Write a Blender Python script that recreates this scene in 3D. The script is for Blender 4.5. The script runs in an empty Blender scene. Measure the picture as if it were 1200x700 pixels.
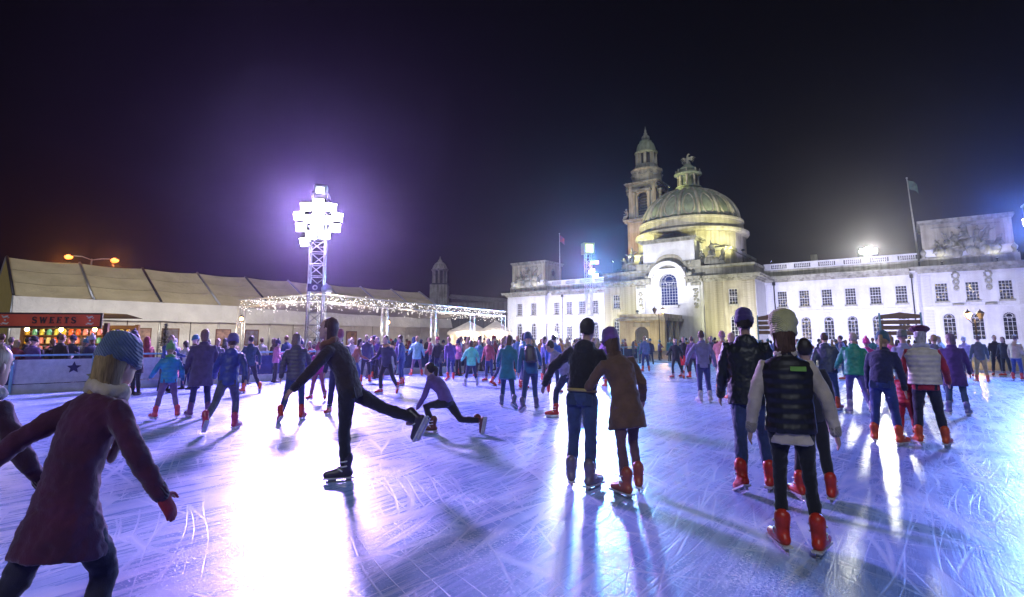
import bpy, bmesh, math, random
from mathutils import Vector, Matrix, Euler, noise as mnoise
R = math.radians
PI = math.pi
rnd = random.Random(7)
SC = bpy.context.scene
COL = SC.collection

# ---------------------------------------------------------------- camera
EYE = 1.6
FPX = 640.0          # focal length in pixels of the 1200 px wide photograph
PCY = 310.0          # row of the optical axis
HOR = 400.0          # row of the horizon
PITCH = math.atan((HOR - PCY) / FPX)
cam_data = bpy.data.cameras.new('camera')
cam_data.sensor_width = 36.0
cam_data.lens = 36.0 * FPX / 1200.0
cam_data.shift_y = -(350.0 - PCY) / 1200.0
cam_data.clip_start = 0.05
cam_data.clip_end = 3000
cam = bpy.data.objects.new('camera', cam_data)
COL.objects.link(cam)
cam.location = (0, 0, EYE)
cam.rotation_euler = (PI / 2 + PITCH, 0, 0)
SC.camera = cam

# ---------------------------------------------------------------- night sky and added fill light
world = bpy.data.worlds.new('World')
SC.world = world
world.use_nodes = True
wt = world.node_tree
wt.nodes.clear()
w_out = wt.nodes.new('ShaderNodeOutputWorld')
w_bg = wt.nodes.new('ShaderNodeBackground')
w_bg2 = wt.nodes.new('ShaderNodeBackground')
w_add = wt.nodes.new('ShaderNodeAddShader')
w_sky = wt.nodes.new('ShaderNodeTexSky')
w_sky.sky_type = 'NISHITA'
w_sky.sun_disc = False
w_sky.sun_elevation = R(-4)
w_sky.sun_rotation = R(200)
wt.links.new(w_sky.outputs[0], w_bg.inputs[0])
w_bg.inputs[1].default_value = 0.02
w_bg2.inputs[0].default_value = (0.40, 0.28, 0.60, 1)
w_bg2.inputs[1].default_value = 0.0025
wt.links.new(w_bg.outputs[0], w_add.inputs[0])
wt.links.new(w_bg2.outputs[0], w_add.inputs[1])
wt.links.new(w_add.outputs[0], w_out.inputs[0])
fill_sun = bpy.data.lights.new('fill_sun', 'SUN')  # soft fill added from behind the camera to brighten the skaters
fill_sun.energy = 0.95
fill_sun.angle = R(14)
fill_sun.color = (0.80, 0.86, 1.0)
fill_sun_ob = bpy.data.objects.new('fill_sun', fill_sun)
COL.objects.link(fill_sun_ob)
fill_sun_ob.rotation_euler = (R(48), 0, R(-12))
SC.view_settings.view_transform = 'Standard'
SC.view_settings.look = 'None'
SC.view_settings.exposure = 0.0
SC.view_settings.gamma = 1.0
SC.view_settings.use_curve_mapping = False
SC.cycles.use_denoising = True
SC.cycles.max_bounces = 5
SC.cycles.diffuse_bounces = 2
SC.cycles.glossy_bounces = 3
SC.cycles.transmission_bounces = 4
SC.cycles.transparent_max_bounces = 6
SC.cycles.volume_bounces = 0
SC.cycles.caustics_reflective = False
SC.cycles.caustics_refractive = False
SC.cycles.sample_clamp_indirect = 4.0
SC.cycles.use_light_tree = True

# ---------------------------------------------------------------- pixel helpers (real positions are found by depth)
def ray(px, py):
    u = (px - 600) / FPX
    v = (PCY - py) / FPX
    fy = math.cos(PITCH) - v * math.sin(PITCH)
    fz = math.sin(PITCH) + v * math.cos(PITCH)
    return u / fy, fz / fy
def G(px, py):
    a, b = ray(px, py)
    Y = -EYE / b
    return Vector((a * Y, Y, 0))
def P(px, py, Y):
    a, b = ray(px, py)
    return Vector((a * Y, Y, EYE + b * Y))

# ---------------------------------------------------------------- object helpers
def tag(o, label=None, cat=None, group=None, kind=None):
    if label: o['label'] = label
    if cat: o['category'] = cat
    if group: o['group'] = group
    if kind: o['kind'] = kind
    return o
def empty(name, loc=(0, 0, 0), rz=0.0, label=None, cat=None, group=None, parent=None):
    o = bpy.data.objects.new(name, None)
    o.empty_display_size = 0.2
    COL.objects.link(o)
    o.location = loc
    o.rotation_euler = (0, 0, rz)
    if parent: o.parent = parent
    return tag(o, label, cat, group)
def link(name, me, material=None, parent=None, loc=None, rot=None, scale=None):
    o = bpy.data.objects.new(name, me)
    COL.objects.link(o)
    if material is not None:
        if not me.materials: me.materials.append(material)
        elif me.materials[0] is not material:
            o.material_slots[0].link = 'OBJECT'
            o.material_slots[0].material = material
    if parent: o.parent = parent
    if loc is not None: o.location = loc
    if rot is not None: o.rotation_euler = rot
    if scale is not None: o.scale = scale
    return o
def copy_tree(o, parent=None):
    c = o.copy()
    COL.objects.link(c)
    c.parent = parent
    for ch in o.children: copy_tree(ch, c)
    return c

class MB:
    def __init__(s): s.v = []; s.f = []; s.sm = []
    def add(s, vs, fs, smooth=False):
        n = len(s.v)
        s.v += [tuple(v) for v in vs]
        s.f += [tuple(i + n for i in f) for f in fs]
        s.sm += [smooth] * len(fs)
        return s
    def box(s, x0, x1, y0, y1, z0, z1):
        return s.add([(x0,y0,z0),(x1,y0,z0),(x1,y1,z0),(x0,y1,z0),(x0,y0,z1),(x1,y0,z1),(x1,y1,z1),(x0,y1,z1)],
              [(0,3,2,1),(4,5,6,7),(0,1,5,4),(1,2,6,5),(2,3,7,6),(3,0,4,7)])
    def cbox(s, c, sx, sy, sz, rot=None):
        m = MB().box(-sx/2, sx/2, -sy/2, sy/2, -sz/2, sz/2)
        M = Matrix.Translation(c)
        if rot is not None: M = M @ (rot if isinstance(rot, Matrix) else Euler(rot).to_matrix().to_4x4())
        return s.join(m, M)
    def join(s, o, M=None):
        n = len(s.v)
        s.v += [tuple(M @ Vector(v)) for v in o.v] if M is not None else o.v
        s.f += [tuple(i + n for i in f) for f in o.f]
        s.sm += o.sm
        return s
    def prism(s, poly, y0, y1):
        # polygon in (x,z), extruded along y, counter-clockwise seen from -y
        n = len(poly)
        vs = [(x, y0, z) for x, z in poly] + [(x, y1, z) for x, z in poly]
        fs = [tuple(range(n)), tuple(range(2*n-1, n-1, -1))]
        fs += [(i, i+n, (i+1) % n + n, (i+1) % n) for i in range(n)]
        return s.add(vs, fs)
    def lathe(s, prof, c=(0,0,0), n=24, smooth=True, sx=1.0, sy=1.0, a0=0.0, cap=True):
        vs = []; fs = []
        for r, z in prof:
            for k in range(n):
                a = a0 + 2*PI*k/n
                vs.append((c[0]+r*sx*math.cos(a), c[1]+r*sy*math.sin(a), c[2]+z))
        m = len(prof)
        for j in range(m-1):
            for k in range(n):
                fs.append((j*n+k, j*n+(k+1) % n, (j+1)*n+(k+1) % n, (j+1)*n+k))
        if cap:
            fs.append(tuple(range(n-1, -1, -1)))
            fs.append(tuple((m-1)*n+k for k in range(n)))
        return s.add(vs, fs, smooth)
    def tube(s, pts, rad, n=8, smooth=True, flat=None):
        # rounded-end tube along a polyline; flat=(vector, factor) squashes it along a direction
        pts = [Vector(p) for p in pts]
        if not isinstance(rad, (list, tuple)): rad = [rad]*len(pts)
        rings = []
        m = len(pts)
        for i, p in enumerate(pts):
            if i == 0: d = pts[1]-pts[0]
            elif i == m-1: d = pts[-1]-pts[-2]
            else: d = (pts[i+1]-pts[i]).normalized() + (pts[i]-pts[i-1]).normalized()
            d.normalize()
            rings.append((p, d, rad[i]))
        d0 = rings[0][1]; d1 = rings[-1][1]
        r0 = rad[0]; r1 = rad[-1]
        rings = [(pts[0]-d0*r0*0.9, d0, r0*0.35), (pts[0]-d0*r0*0.5, d0, r0*0.82)] + rings + [(pts[-1]+d1*r1*0.5, d1, r1*0.82), (pts[-1]+d1*r1*0.9, d1, r1*0.35)]
        up = Vector((0,0,1)) if abs(d0.z) < 0.9 else Vector((0,1,0))
        vs = []; fs = []
        u = None
        for p, d, r in rings:
            if u is None: u = d.cross(up).normalized()
            else:
                u = (u - d*u.dot(d)).normalized()
            w = d.cross(u)
            for k in range(n):
                a = 2*PI*k/n
                o = (u*math.cos(a)+w*math.sin(a))*r
                if flat: o = o - flat[0]*o.dot(flat[0])*(1-flat[1])
                vs.append(p+o)
        q = len(rings)
        for j in range(q-1):
            for k in range(n):
                fs.append((j*n+k, j*n+(k+1) % n, (j+1)*n+(k+1) % n, (j+1)*n+k))
        fs.append(tuple(range(n-1,-1,-1))); fs.append(tuple((q-1)*n+k for k in range(n)))
        return s.add(vs, fs, smooth)
    def rod(s, p0, p1, r, n=6):
        p0 = Vector(p0); p1 = Vector(p1)
        d = (p1-p0).normalized()
        u = d.cross(Vector((0,0,1)) if abs(d.z) < 0.9 else Vector((0,1,0))).normalized(); w = d.cross(u)
        vs = [p + (u*math.cos(2*PI*k/n)+w*math.sin(2*PI*k/n))*r for p in (p0, p1) for k in range(n)]
        fs = [(k, (k+1) % n, (k+1) % n+n, k+n) for k in range(n)]
        fs += [tuple(range(n-1,-1,-1)), tuple(range(n, 2*n))]
        return s.add(vs, fs, n > 5)
    def ell(s, c, rx, ry, rz, n=10, m=7, M=None):
        c = Vector(c); vs = []; fs = []
        for j in range(m+1):
            t = PI*(j/m); t = max(0.06, min(PI-0.06, t))
            for k in range(n):
                a = 2*PI*k/n
                o = Vector((rx*math.sin(t)*math.cos(a), ry*math.sin(t)*math.sin(a), -rz*math.cos(t)))
                vs.append(c + (M @ o if M is not None else o))
        for j in range(m):
            for k in range(n):
                fs.append((j*n+k, j*n+(k+1) % n, (j+1)*n+(k+1) % n, (j+1)*n+k))
        fs.append(tuple(range(n-1,-1,-1))); fs.append(tuple(m*n+k for k in range(n)))
        return s.add(vs, fs, True)
    def rings(s, rr, n=16):
        # rr: list of (centre, vx, vy): elliptical loft
        vs = []; fs = []
        for c, vx, vy in rr:
            for k in range(n):
                a = 2*PI*k/n
                vs.append(Vector(c)+Vector(vx)*math.cos(a)+Vector(vy)*math.sin(a))
        m = len(rr)
        for j in range(m-1):
            for k in range(n):
                fs.append((j*n+k, j*n+(k+1) % n, (j+1)*n+(k+1) % n, (j+1)*n+k))
        fs.append(tuple(range(n-1,-1,-1))); fs.append(tuple((m-1)*n+k for k in range(n)))
        return s.add(vs, fs, True)
    def mesh(s, name='mesh'):
        me = bpy.data.meshes.new(name)
        me.from_pydata(s.v, [], s.f)
        me.polygons.foreach_set('use_smooth', s.sm)
        me.update()
        return me
    def build(s, name, material, parent=None, **k):
        return link(name, s.mesh(name), material, parent, **k)

# ---------------------------------------------------------------- materials
MATS = {}
def new_mat(name):
    m = bpy.data.materials.new(name)
    m.use_nodes = True
    nt = m.node_tree
    b = nt.nodes['Principled BSDF']
    return m, nt, b
def nn(nt, typ, **k):
    n = nt.nodes.new(typ)
    for a, v in k.items():
        if a.startswith('i_'): n.inputs[a[2:].replace('_', ' ')].default_value = v
        else: setattr(n, a, v)
    return n
def ramp(nt, fac, stops):
    r = nt.nodes.new('ShaderNodeValToRGB')
    e = r.color_ramp.elements
    while len(e) > 1: e.remove(e[0])
    e[0].position = stops[0][0]; e[0].color = tuple(stops[0][1])+(1,)
    for p, c in stops[1:]:
        x = e.new(p); x.color = tuple(c)+(1,)
    nt.links.new(fac, r.inputs[0])
    return r.outputs[0]
def surf(name, c1, c2=None, scale=3.0, rough=0.7, bump=0.15, bscale=None, metal=0.0, detail=6, stretch=(1,1,1), spec=0.5):
    if name in MATS: return MATS[name]
    m, nt, b = new_mat(name)
    c2 = c2 or tuple(x*0.7 for x in c1)
    tc = nn(nt, 'ShaderNodeTexCoord')
    mp = nn(nt, 'ShaderNodeMapping'); mp.inputs['Scale'].default_value = stretch
    nt.links.new(tc.outputs['Object'], mp.inputs[0])
    n = nn(nt, 'ShaderNodeTexNoise', i_Scale=scale, i_Detail=detail, i_Roughness=0.6)
    nt.links.new(mp.outputs[0], n.inputs['Vector'])
    nt.links.new(ramp(nt, n.outputs[0], [(0.3, c2), (0.68, c1)]), b.inputs['Base Color'])
    b.inputs['Roughness'].default_value = rough
    b.inputs['Metallic'].default_value = metal
    b.inputs['Specular IOR Level'].default_value = spec
    if bump:
        n2 = nn(nt, 'ShaderNodeTexNoise', i_Scale=bscale or scale*6, i_Detail=5)
        nt.links.new(mp.outputs[0], n2.inputs['Vector'])
        bp = nn(nt, 'ShaderNodeBump', i_Strength=bump, i_Distance=0.05)
        nt.links.new(n2.outputs[0], bp.inputs['Height'])
        nt.links.new(bp.outputs[0], b.inputs['Normal'])
    MATS[name] = m
    return m
def cloth(c, kind='wool'):
    key = 'cloth_%s_%.3f_%.3f_%.3f' % ((kind,)+tuple(c))
    if key in MATS: return MATS[key]
    m, nt, b = new_mat('fabric')
    tc = nn(nt, 'ShaderNodeTexCoord')
    n = nn(nt, 'ShaderNodeTexNoise', i_Scale=7.0, i_Detail=5)
    if kind == 'hair':
        n.inputs['Scale'].default_value = 150.0
        mq = nn(nt, 'ShaderNodeMapping'); mq.inputs['Scale'].default_value = (1, 1, 0.08)
        nt.links.new(tc.outputs['Object'], mq.inputs[0]); nt.links.new(mq.outputs[0], n.inputs['Vector'])
    else: nt.links.new(tc.outputs['Object'], n.inputs['Vector'])
    d = tuple(x*(0.4 if kind == 'hair' else 0.62) for x in c)
    nt.links.new(ramp(nt, n.outputs[0], [(0.32, d), (0.66, c)]), b.inputs['Base Color'])
    b.inputs['Roughness'].default_value = {'wool': 0.9, 'denim': 0.85, 'shell': 0.5, 'puffer': 0.55, 'skin': 0.55, 'hair': 0.55}.get(kind, 0.8)
    if kind == 'skin':
        b.inputs['Subsurface Weight'].default_value = 0.0
    if kind in ('wool', 'denim'):
        b.inputs['Sheen Weight'].default_value = 0.25
    if kind == 'knit':
        b.inputs['Sheen Weight'].default_value = 0.3
        sp_ = nn(nt, 'ShaderNodeTexWave', wave_type='RINGS', rings_direction='Z', i_Scale=.001)
        w = nn(nt, 'ShaderNodeTexWave', wave_type='BANDS', bands_direction='DIAGONAL', i_Scale=34.0, i_Distortion=1.5, i_Detail=2.0)
        nt.links.new(tc.outputs['Object'], w.inputs['Vector'])
        bp = nn(nt, 'ShaderNodeBump', i_Strength=0.6, i_Distance=0.012)
        nt.links.new(w.outputs['Fac'], bp.inputs['Height'])
        nt.links.new(bp.outputs[0], b.inputs['Normal'])
        nt.nodes.remove(sp_)
    elif kind == 'puffer':
        w = nn(nt, 'ShaderNodeTexWave', wave_type='BANDS', bands_direction='Z', i_Scale=4.2, i_Distortion=0.8)
        nt.links.new(tc.outputs['Object'], w.inputs['Vector'])
        bp = nn(nt, 'ShaderNodeBump', i_Strength=0.32, i_Distance=0.03)
        nt.links.new(w.outputs['Fac'], bp.inputs['Height'])
        nt.links.new(bp.outputs[0], b.inputs['Normal'])
    else:
        s = {'wool': 160.0, 'denim': 220.0, 'shell': 25.0, 'skin': 90.0, 'hair': 60.0}.get(kind, 60.0)
        mp = nn(nt, 'ShaderNodeMapping'); mp.inputs['Scale'].default_value = (1, 1, 0.12) if kind == 'hair' else (1, 1, 1)
        nt.links.new(tc.outputs['Object'], mp.inputs[0])
        n2 = nn(nt, 'ShaderNodeTexNoise', i_Scale=s, i_Detail=3)
        nt.links.new(mp.outputs[0], n2.inputs['Vector'])
        bp = nn(nt, 'ShaderNodeBump', i_Strength=0.12 if kind == 'skin' else 0.35, i_Distance=0.01)
        nt.links.new(n2.outputs[0], bp.inputs['Height'])
        nt.links.new(bp.outputs[0], b.inputs['Normal'])
    MATS[key] = m
    return m
def glow(name, c, s):
    key = 'glow_'+name
    if key in MATS: return MATS[key]
    m, nt, b = new_mat(key)
    b.inputs['Base Color'].default_value = (0.8, 0.8, 0.8, 1)
    b.inputs['Emission Color'].default_value = tuple(c)+(1,)
    b.inputs['Emission Strength'].default_value = s
    MATS[key] = m
    try: m.cycles.emission_sampling = 'NONE'
    except Exception: pass
    return m
def stone(name, c1, c2, stain=0.5):
    # ashlar stone: blotchy tone, vertical rain streaks, fine pitting
    if name in MATS: return MATS[name]
    m, nt, b = new_mat(name)
    tc = nn(nt, 'ShaderNodeTexCoord')
    n1 = nn(nt, 'ShaderNodeTexNoise', i_Scale=0.35, i_Detail=9, i_Roughness=0.65)
    nt.links.new(tc.outputs['Object'], n1.inputs['Vector'])
    mp = nn(nt, 'ShaderNodeMapping'); mp.inputs['Scale'].default_value = (1.6, 1.6, 0.14)
    nt.links.new(tc.outputs['Object'], mp.inputs[0])
    n2 = nn(nt, 'ShaderNodeTexNoise', i_Scale=1.0, i_Detail=6)
    nt.links.new(mp.outputs[0], n2.inputs['Vector'])
    ca = ramp(nt, n1.outputs[0], [(0.32, c2), (0.6, c1)])
    cb = ramp(nt, n2.outputs[0], [(0.36, (0.42, 0.40, 0.36)), (0.56, (1, 1, 1))])
    mx = nn(nt, 'ShaderNodeMix', data_type='RGBA', blend_type='MULTIPLY')
    mx.inputs[0].default_value = stain
    nt.links.new(ca, mx.inputs[6]); nt.links.new(cb, mx.inputs[7])
    nt.links.new(mx.outputs[2], b.inputs['Base Color'])
    b.inputs['Roughness'].default_value = 0.85
    n3 = nn(nt, 'ShaderNodeTexNoise', i_Scale=5.0, i_Detail=8)
    nt.links.new(tc.outputs['Object'], n3.inputs['Vector'])
    bp = nn(nt, 'ShaderNodeBump', i_Strength=0.35, i_Distance=0.08)
    nt.links.new(n3.outputs[0], bp.inputs['Height'])
    nt.links.new(bp.outputs[0], b.inputs['Normal'])
    MATS[name] = m
    return m

# ---------------------------------------------------------------- remesh queue: fuse overlapping shells into one skin
QUEUE = []
CLOUDS = {}
def clouds(sc):
    if sc not in CLOUDS:
        t = bpy.data.textures.new('folds', 'CLOUDS'); t.noise_scale = sc; t.noise_depth = 2
        CLOUDS[sc] = t
    return CLOUDS[sc]
def fuse(o, voxel, smooth=4, folds=0.0, fscale=0.09):
    m = o.modifiers.new('fuse', 'REMESH'); m.mode = 'VOXEL'; m.voxel_size = voxel; m.use_smooth_shade = True
    if smooth:
        m = o.modifiers.new('soft', 'SMOOTH'); m.factor = 0.5; m.iterations = smooth
    if folds:
        m = o.modifiers.new('folds', 'DISPLACE'); m.texture = clouds(fscale); m.strength = folds; m.mid_level = 0.5
        m.texture_coords = 'LOCAL'
        if voxel <= .0145:
            m = o.modifiers.new('creases', 'DISPLACE'); m.texture = clouds(.028); m.strength = folds*.45; m.mid_level = 0.5; m.texture_coords = 'LOCAL'
    QUEUE.append(o)
    return o
def flush():
    dg = bpy.context.evaluated_depsgraph_get()
    res = []
    for o in QUEUE:
        me = bpy.data.meshes.new_from_object(o.evaluated_get(dg))
        me.name = o.name
        res.append((o, me))
    for o, me in res:
        old = o.data
        mat = o.material_slots[0].material if o.material_slots else None
        o.modifiers.clear()
        if not me.materials: me.materials.append(mat)
        o.data = me
        if mat is not None and me.materials[0] is not mat:
            o.material_slots[0].link = 'OBJECT'; o.material_slots[0].material = mat
        me.polygons.foreach_set('use_smooth', [True]*len(me.polygons))
        bpy.data.meshes.remove(old)
    QUEUE.clear()

# ---------------------------------------------------------------- figures
HEADP = [(-.122,.026,.078,.030),(-.106,.043,.091,.000),(-.082,.055,.094,-.040),(-.052,.064,.093,-.068),(-.02,.070,.092,-.086),
         (.012,.074,.089,-.096),(.042,.076,.093,-.100),(.072,.071,.086,-.094),(.097,.056,.062,-.076),(.114,.033,.028,-.044)]
def skeleton(p):
    """joints of a posed figure; forward is +y, up is +z, arms/legs indexed -1 (left) and 1 (right)"""
    J = {}
    s = p.get('h', 1.72) / 1.75
    w = p.get('w', 1.0)
    lean = R(p.get('lean', 5)); tilt = R(p.get('tilt', 0)); twist = R(p.get('twist', 0))
    def frame(l, t, tw):
        T = Vector((math.sin(t), math.sin(l)*math.cos(t), math.cos(l)*math.cos(t))).normalized()
        X = Vector((math.cos(tw), -math.sin(tw), 0)); X = (X - T*X.dot(T)).normalized()
        return X, T.cross(X), T
    pX, pF, pT = frame(lean*0.45, tilt*0.45, twist*0.3)
    cX, cF, cT = frame(lean, tilt, twist)
    hip = Vector((0, 0, 0))
    mid = hip + pT*0.24*s
    chest = mid + cT*0.24*s
    neck = chest + cT*0.075*s + cF*0.005
    hl = lean*0.45 + R(p.get('nod', 0))
    hX, hF, hT = frame(hl, tilt*0.6, twist + R(p.get('look', 0)))
    head = neck + cT*0.05*s + hT*0.145*s*p.get('hs', 1.0) + hF*0.02*s
    J.update(s=s, w=w, hip=hip, mid=mid, chest=chest, neck=neck, head=head, p=(pX, pF, pT), c=(cX, cF, cT), hd=(hX, hF, hT))
    for sd in (-1, 1):
        a, b, e = p.get('armL' if sd < 0 else 'armR', (5, 12, 15))
        a, b, e = R(a), R(b), R(e)
        def ad(al, be): return (-cT*math.cos(al)*math.cos(be) + cF*math.sin(al)*math.cos(be) + cX*sd*math.sin(be)).normalized()
        sh = chest + cX*sd*0.178*s*w - cT*0.01*s
        el = sh + ad(a, b)*0.285*s
        wr = el + ad(a+e, b*0.55)*0.25*s
        J['arm', sd] = (sh, el, wr, ad(a+e*1.1, b*0.5))
        a, b, k = p.get('legL' if sd < 0 else 'legR', (3, 4, 8))
        a, b, k = R(a), R(b), R(k)
        def ld(al, be): return Vector((sd*math.sin(be), math.sin(al)*math.cos(be), -math.cos(al)*math.cos(be))).normalized()
        hj = hip + pX*sd*0.088*s - pT*0.04*s
        kn = hj + ld(a, b)*0.405*s
        an = kn + ld(a-k, b)*0.405*s
        yaw = R(p.get('toeL' if sd < 0 else 'toeR', 20))*-sd
        J['leg', sd] = (hj, kn, an, yaw, a-k)
    lift = 0.145 if p.get('skates', True) else 0.095
    zmin = min(J['leg', -1][2].z, J['leg', 1][2].z)
    off = Vector((0, 0, lift - zmin + p.get('dz', 0)))
    for k, v in list(J.items()):
        if k in ('hip', 'mid', 'chest', 'neck', 'head'): J[k] = v + off
        elif isinstance(k, tuple):
            if k[0] == 'arm': J[k] = (v[0]+off, v[1]+off, v[2]+off, v[3])
            else: J[k] = (v[0]+off, v[1]+off, v[2]+off, v[3], v[4])
    return J
def hand_mb(mb, wr, d, side, F, s, det):
    """palm, four bent fingers of unequal length and a thumb leaving the side of the palm"""
    d = d.normalized()
    n = (F - d*F.dot(d))
    n = n.normalized() if n.length > 1e-3 else Vector((0, 1, 0))
    wd = d.cross(n)                     # across the back of the hand
    mb.tube([wr, wr+d*0.045*s, wr+d*0.082*s], [0.024*s, 0.036*s, 0.036*s], 8, flat=(wd, 0.55))
    if not det: 
        mb.tube([wr+d*0.08*s, wr+d*0.13*s+n*0.004, wr+d*0.165*s+n*0.014], [0.03*s, 0.028*s, 0.018*s], 8, flat=(wd, 0.55))
        mb.tube([wr+d*0.03*s+n*0.02*s, wr+d*0.07*s+n*0.045*s], [0.014*s, 0.011*s], 6)
        return
    for q, (o, l) in enumerate(((0.027, 0.068), (0.009, 0.078), (-0.009, 0.072), (-0.026, 0.056))):
        b0 = wr + d*0.08*s + n*o*s
        c = wd*-side*0.35
        mb.tube([b0, b0+(d+c*0.3).normalized()*l*0.45*s, b0+(d+c*0.3).normalized()*l*0.45*s+(d+c*1.6).normalized()*l*0.5*s], [0.0095*s, 0.009*s, 0.007*s], 6)
    t0 = wr + d*0.028*s + n*0.028*s
    mb.tube([t0, t0+(d*0.6+n).normalized()*0.035*s, t0+(d*0.6+n).normalized()*0.035*s+(d+n*0.3).normalized()*0.03*s], [0.013*s, 0.011*s, 0.008*s], 6)
def head_mb(mb, J, ears=True):
    X, F, T = J['hd']; c = J['head']; s = J['s']**0.5
    mb.rings([(c+T*z*s+F*((a+b)/2)*s, X*hw*s, F*((a-b)/2)*s) for z, hw, a, b in HEADP], 16)
    mb.tube([c+T*.012*s+F*.088*s, c+T*-.028*s+F*.106*s, c+T*-.036*s+F*.094*s], [.008*s, .0125*s, .014*s], 6)
    mb.ell(c+T*-.072*s+F*.092*s, .022*s, .008*s, .006*s, 8, 5, Matrix((X, F, T)).transposed())
    mb.ell(c+T*.034*s+F*.088*s, .05*s, .012*s, .009*s, 8, 5, Matrix((X, F, T)).transposed())
    if ears:
        for sd in (-1, 1): mb.ell(c+X*sd*.076*s-T*.018*s-F*.008*s, .012*s, .022*s, .033*s, 8, 6, Matrix((X, F, T)).transposed())
    mb.tube([J['neck']-J['c'][2]*0.03, J['neck']+(c-J['neck'])*0.35, c-T*.07*s-F*.02*s], [.062*s, .054*s, .052*s], 10)
def body_mb(p, J, det):
    mb = MB(); s = J['s']; w = J['w']
    pX, pF, pT = J['p']; cX, cF, cT = J['c']
    head_mb(mb, J, det or True)
    q = 0.86
    mb.rings([(J['hip']-pT*.08*s, pX*.10*s*q*w, pF*.075*s*q), (J['hip'], pX*.155*s*q*w, pF*.105*s*q), (J['mid']-pT*.06*s, pX*.14*s*q*w, pF*.095*s*q),
              (J['mid']+cT*.08*s, pX*.15*s*q*w, cF*.105*s*q), (J['chest']-cT*.06*s, cX*.175*s*q*w, cF*.115*s*q), (J['chest']+cT*.03*s, cX*.155*s*q*w, cF*.085*s*q), (J['neck'], cX*.06*s, cF*.06*s)], 14)
    for sd in (-1, 1):
        sh, el, wr, hd = J['arm', sd]
        mb.tube([sh-cX*sd*.05*s, sh, (sh+el)/2, el, (el+wr)/2, wr], [.05*s, .05*s, .044*s, .036*s, .036*s, .025*s], 10)
        hand_mb(mb, wr, hd, sd, cF, s, det)
        hj, kn, an, yaw, fl = J['leg', sd]
        mb.tube([hj, (hj+kn)/2, kn, kn*0.6+an*0.4, an], [.072*s, .054*s, .040*s, .040*s, .032*s], 10)
        f = Vector((math.sin(-yaw)*1, math.cos(yaw), 0))
        mb.tube([an, an+f*.06*s-Vector((0, 0, .045*s)), an+f*.13*s-Vector((0, 0, .055*s))], [.034*s, .032*s, .026*s], 8)
    return mb
def jacket_mb(p, J, hem=0.10, flare=1.0, bulk=1.0, sleeve=True, open_=False):
    mb = MB(); s = J['s']; w = J['w']*bulk
    pX, pF, pT = J['p']; cX, cF, cT = J['c']
    dn = Vector((0, 0, -1)) if hem > 0.25 else -pT
    legy = (J['leg', 1][1].y + J['leg', -1][1].y)/2
    rr = []
    if hem > 0.25:
        for f_ in (1.0, .5):
            q = [J['leg', sd][0] + (J['leg', sd][1]-J['leg', sd][0])*min(1.0, f_*hem/.405) for sd in (-1, 1)]
            d_ = q[1]-q[0]; m_ = (q[0]+q[1])/2
            fl_ = 1+(flare-1)*f_
            rx = max(.180*fl_*w, .118+abs(d_.dot(pX))/2/s); ry = max(.150*fl_*bulk, .125+abs(d_.dot(pF))/2/s)
            rr += [(Vector((m_.x, m_.y, J['hip'].z-hem*f_*s)), pX*rx*s, pF*ry*s)]
    else:
        rr += [(J['hip']+dn*hem*s, pX*.172*flare*s*w, pF*.132*flare*s*bulk)]
    rr += [(J['hip']+pT*.02*s, pX*.172*s*w, pF*.130*s*bulk), (J['mid']-pT*.05*s, pX*.160*s*w, pF*.122*s*bulk), (J['mid']+cT*.08*s, pX*.172*s*w, cF*.13*s*bulk),
           (J['chest']-cT*.06*s, cX*.192*s*w, cF*.135*s*bulk), (J['chest']+cT*.025*s, cX*.172*s*w, cF*.11*s*bulk), (J['neck']+cT*.005*s, cX*.085*s, cF*.082*s), (J['neck']+cT*.045*s, cX*.072*s, cF*.075*s)]
    mb.rings(rr, 20)
    if p.get('collar', True):
        n_ = J['neck']
        mb.tube([n_+cT*.03*s+(cX*math.cos(a)+cF*math.sin(a))*.078*s for a in [2*PI*i/12 for i in range(13)]], .024*s, 7)
    if p.get('hoodback'):
        mb.ell(J['neck']-cF*.10*s-cT*.045*s, .12*s, .06*s, .095*s, 12, 8, Matrix((cX, cF, cT)).transposed())
    if sleeve:
        for sd in (-1, 1):
            sh, el, wr, hd = J['arm', sd]
            b = bulk**0.7
            mb.tube([sh-cX*sd*.06*s-cT*.02*s, sh, (sh+el)/2, el, (el+wr)/2, wr+(wr-el).normalized()*.005], [.075*s*b, .072*s*b, .064*s*b, .058*s*b, .052*s*b, .043*s*b], 12)
    return mb
def trousers_mb(p, J, slim=1.0):
    mb = MB(); s = J['s']; w = J['w']
    pX, pF, pT = J['p']
    mb.rings([(J['hip']-pT*.13*s, pX*.10*s*w, pF*.08*s), (J['hip']-pT*.06*s, pX*.162*s*w, pF*.118*s), (J['hip']+pT*.04*s, pX*.155*s*w, pF*.115*s), (J['hip']+pT*.13*s, pX*.145*s*w, pF*.105*s)], 16)
    for sd in (-1, 1):
        hj, kn, an, yaw, fl = J['leg', sd]
        d = (an-kn).normalized()
        mb.tube([hj, (hj+kn)/2, kn, kn*0.6+an*0.4, kn*.25+an*.75, an-d*.04*s], [.098*s, .086*s*slim, .066*s*slim, .066*s*slim, .060*s*slim, .056*s*slim], 12)
    return mb
def skirt_mb(p, J, length=0.42, flare=1.35):
    mb = MB(); s = J['s']; pX, pF, pT = J['p']
    k = Vector((0, (J['leg', 1][1].y+J['leg', -1][1].y)/2, 0))
    mb.rings([(J['hip']+pT*.14*s, pX*.145*s, pF*.11*s), (J['hip'], pX*.175*s, pF*.135*s), (J['hip']-Vector((0,0,length*.5*s))+k*.5, pX*.195*s*flare**.5, pF*.16*s*flare**.5), (J['hip']-Vector((0,0,length*s))+k, pX*.19*s*flare, pF*.16*s*flare)], 20)
    return mb
def hframe(J): return Matrix((J['hd'][0], J['hd'][1], J['hd'][2])).transposed()
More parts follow.
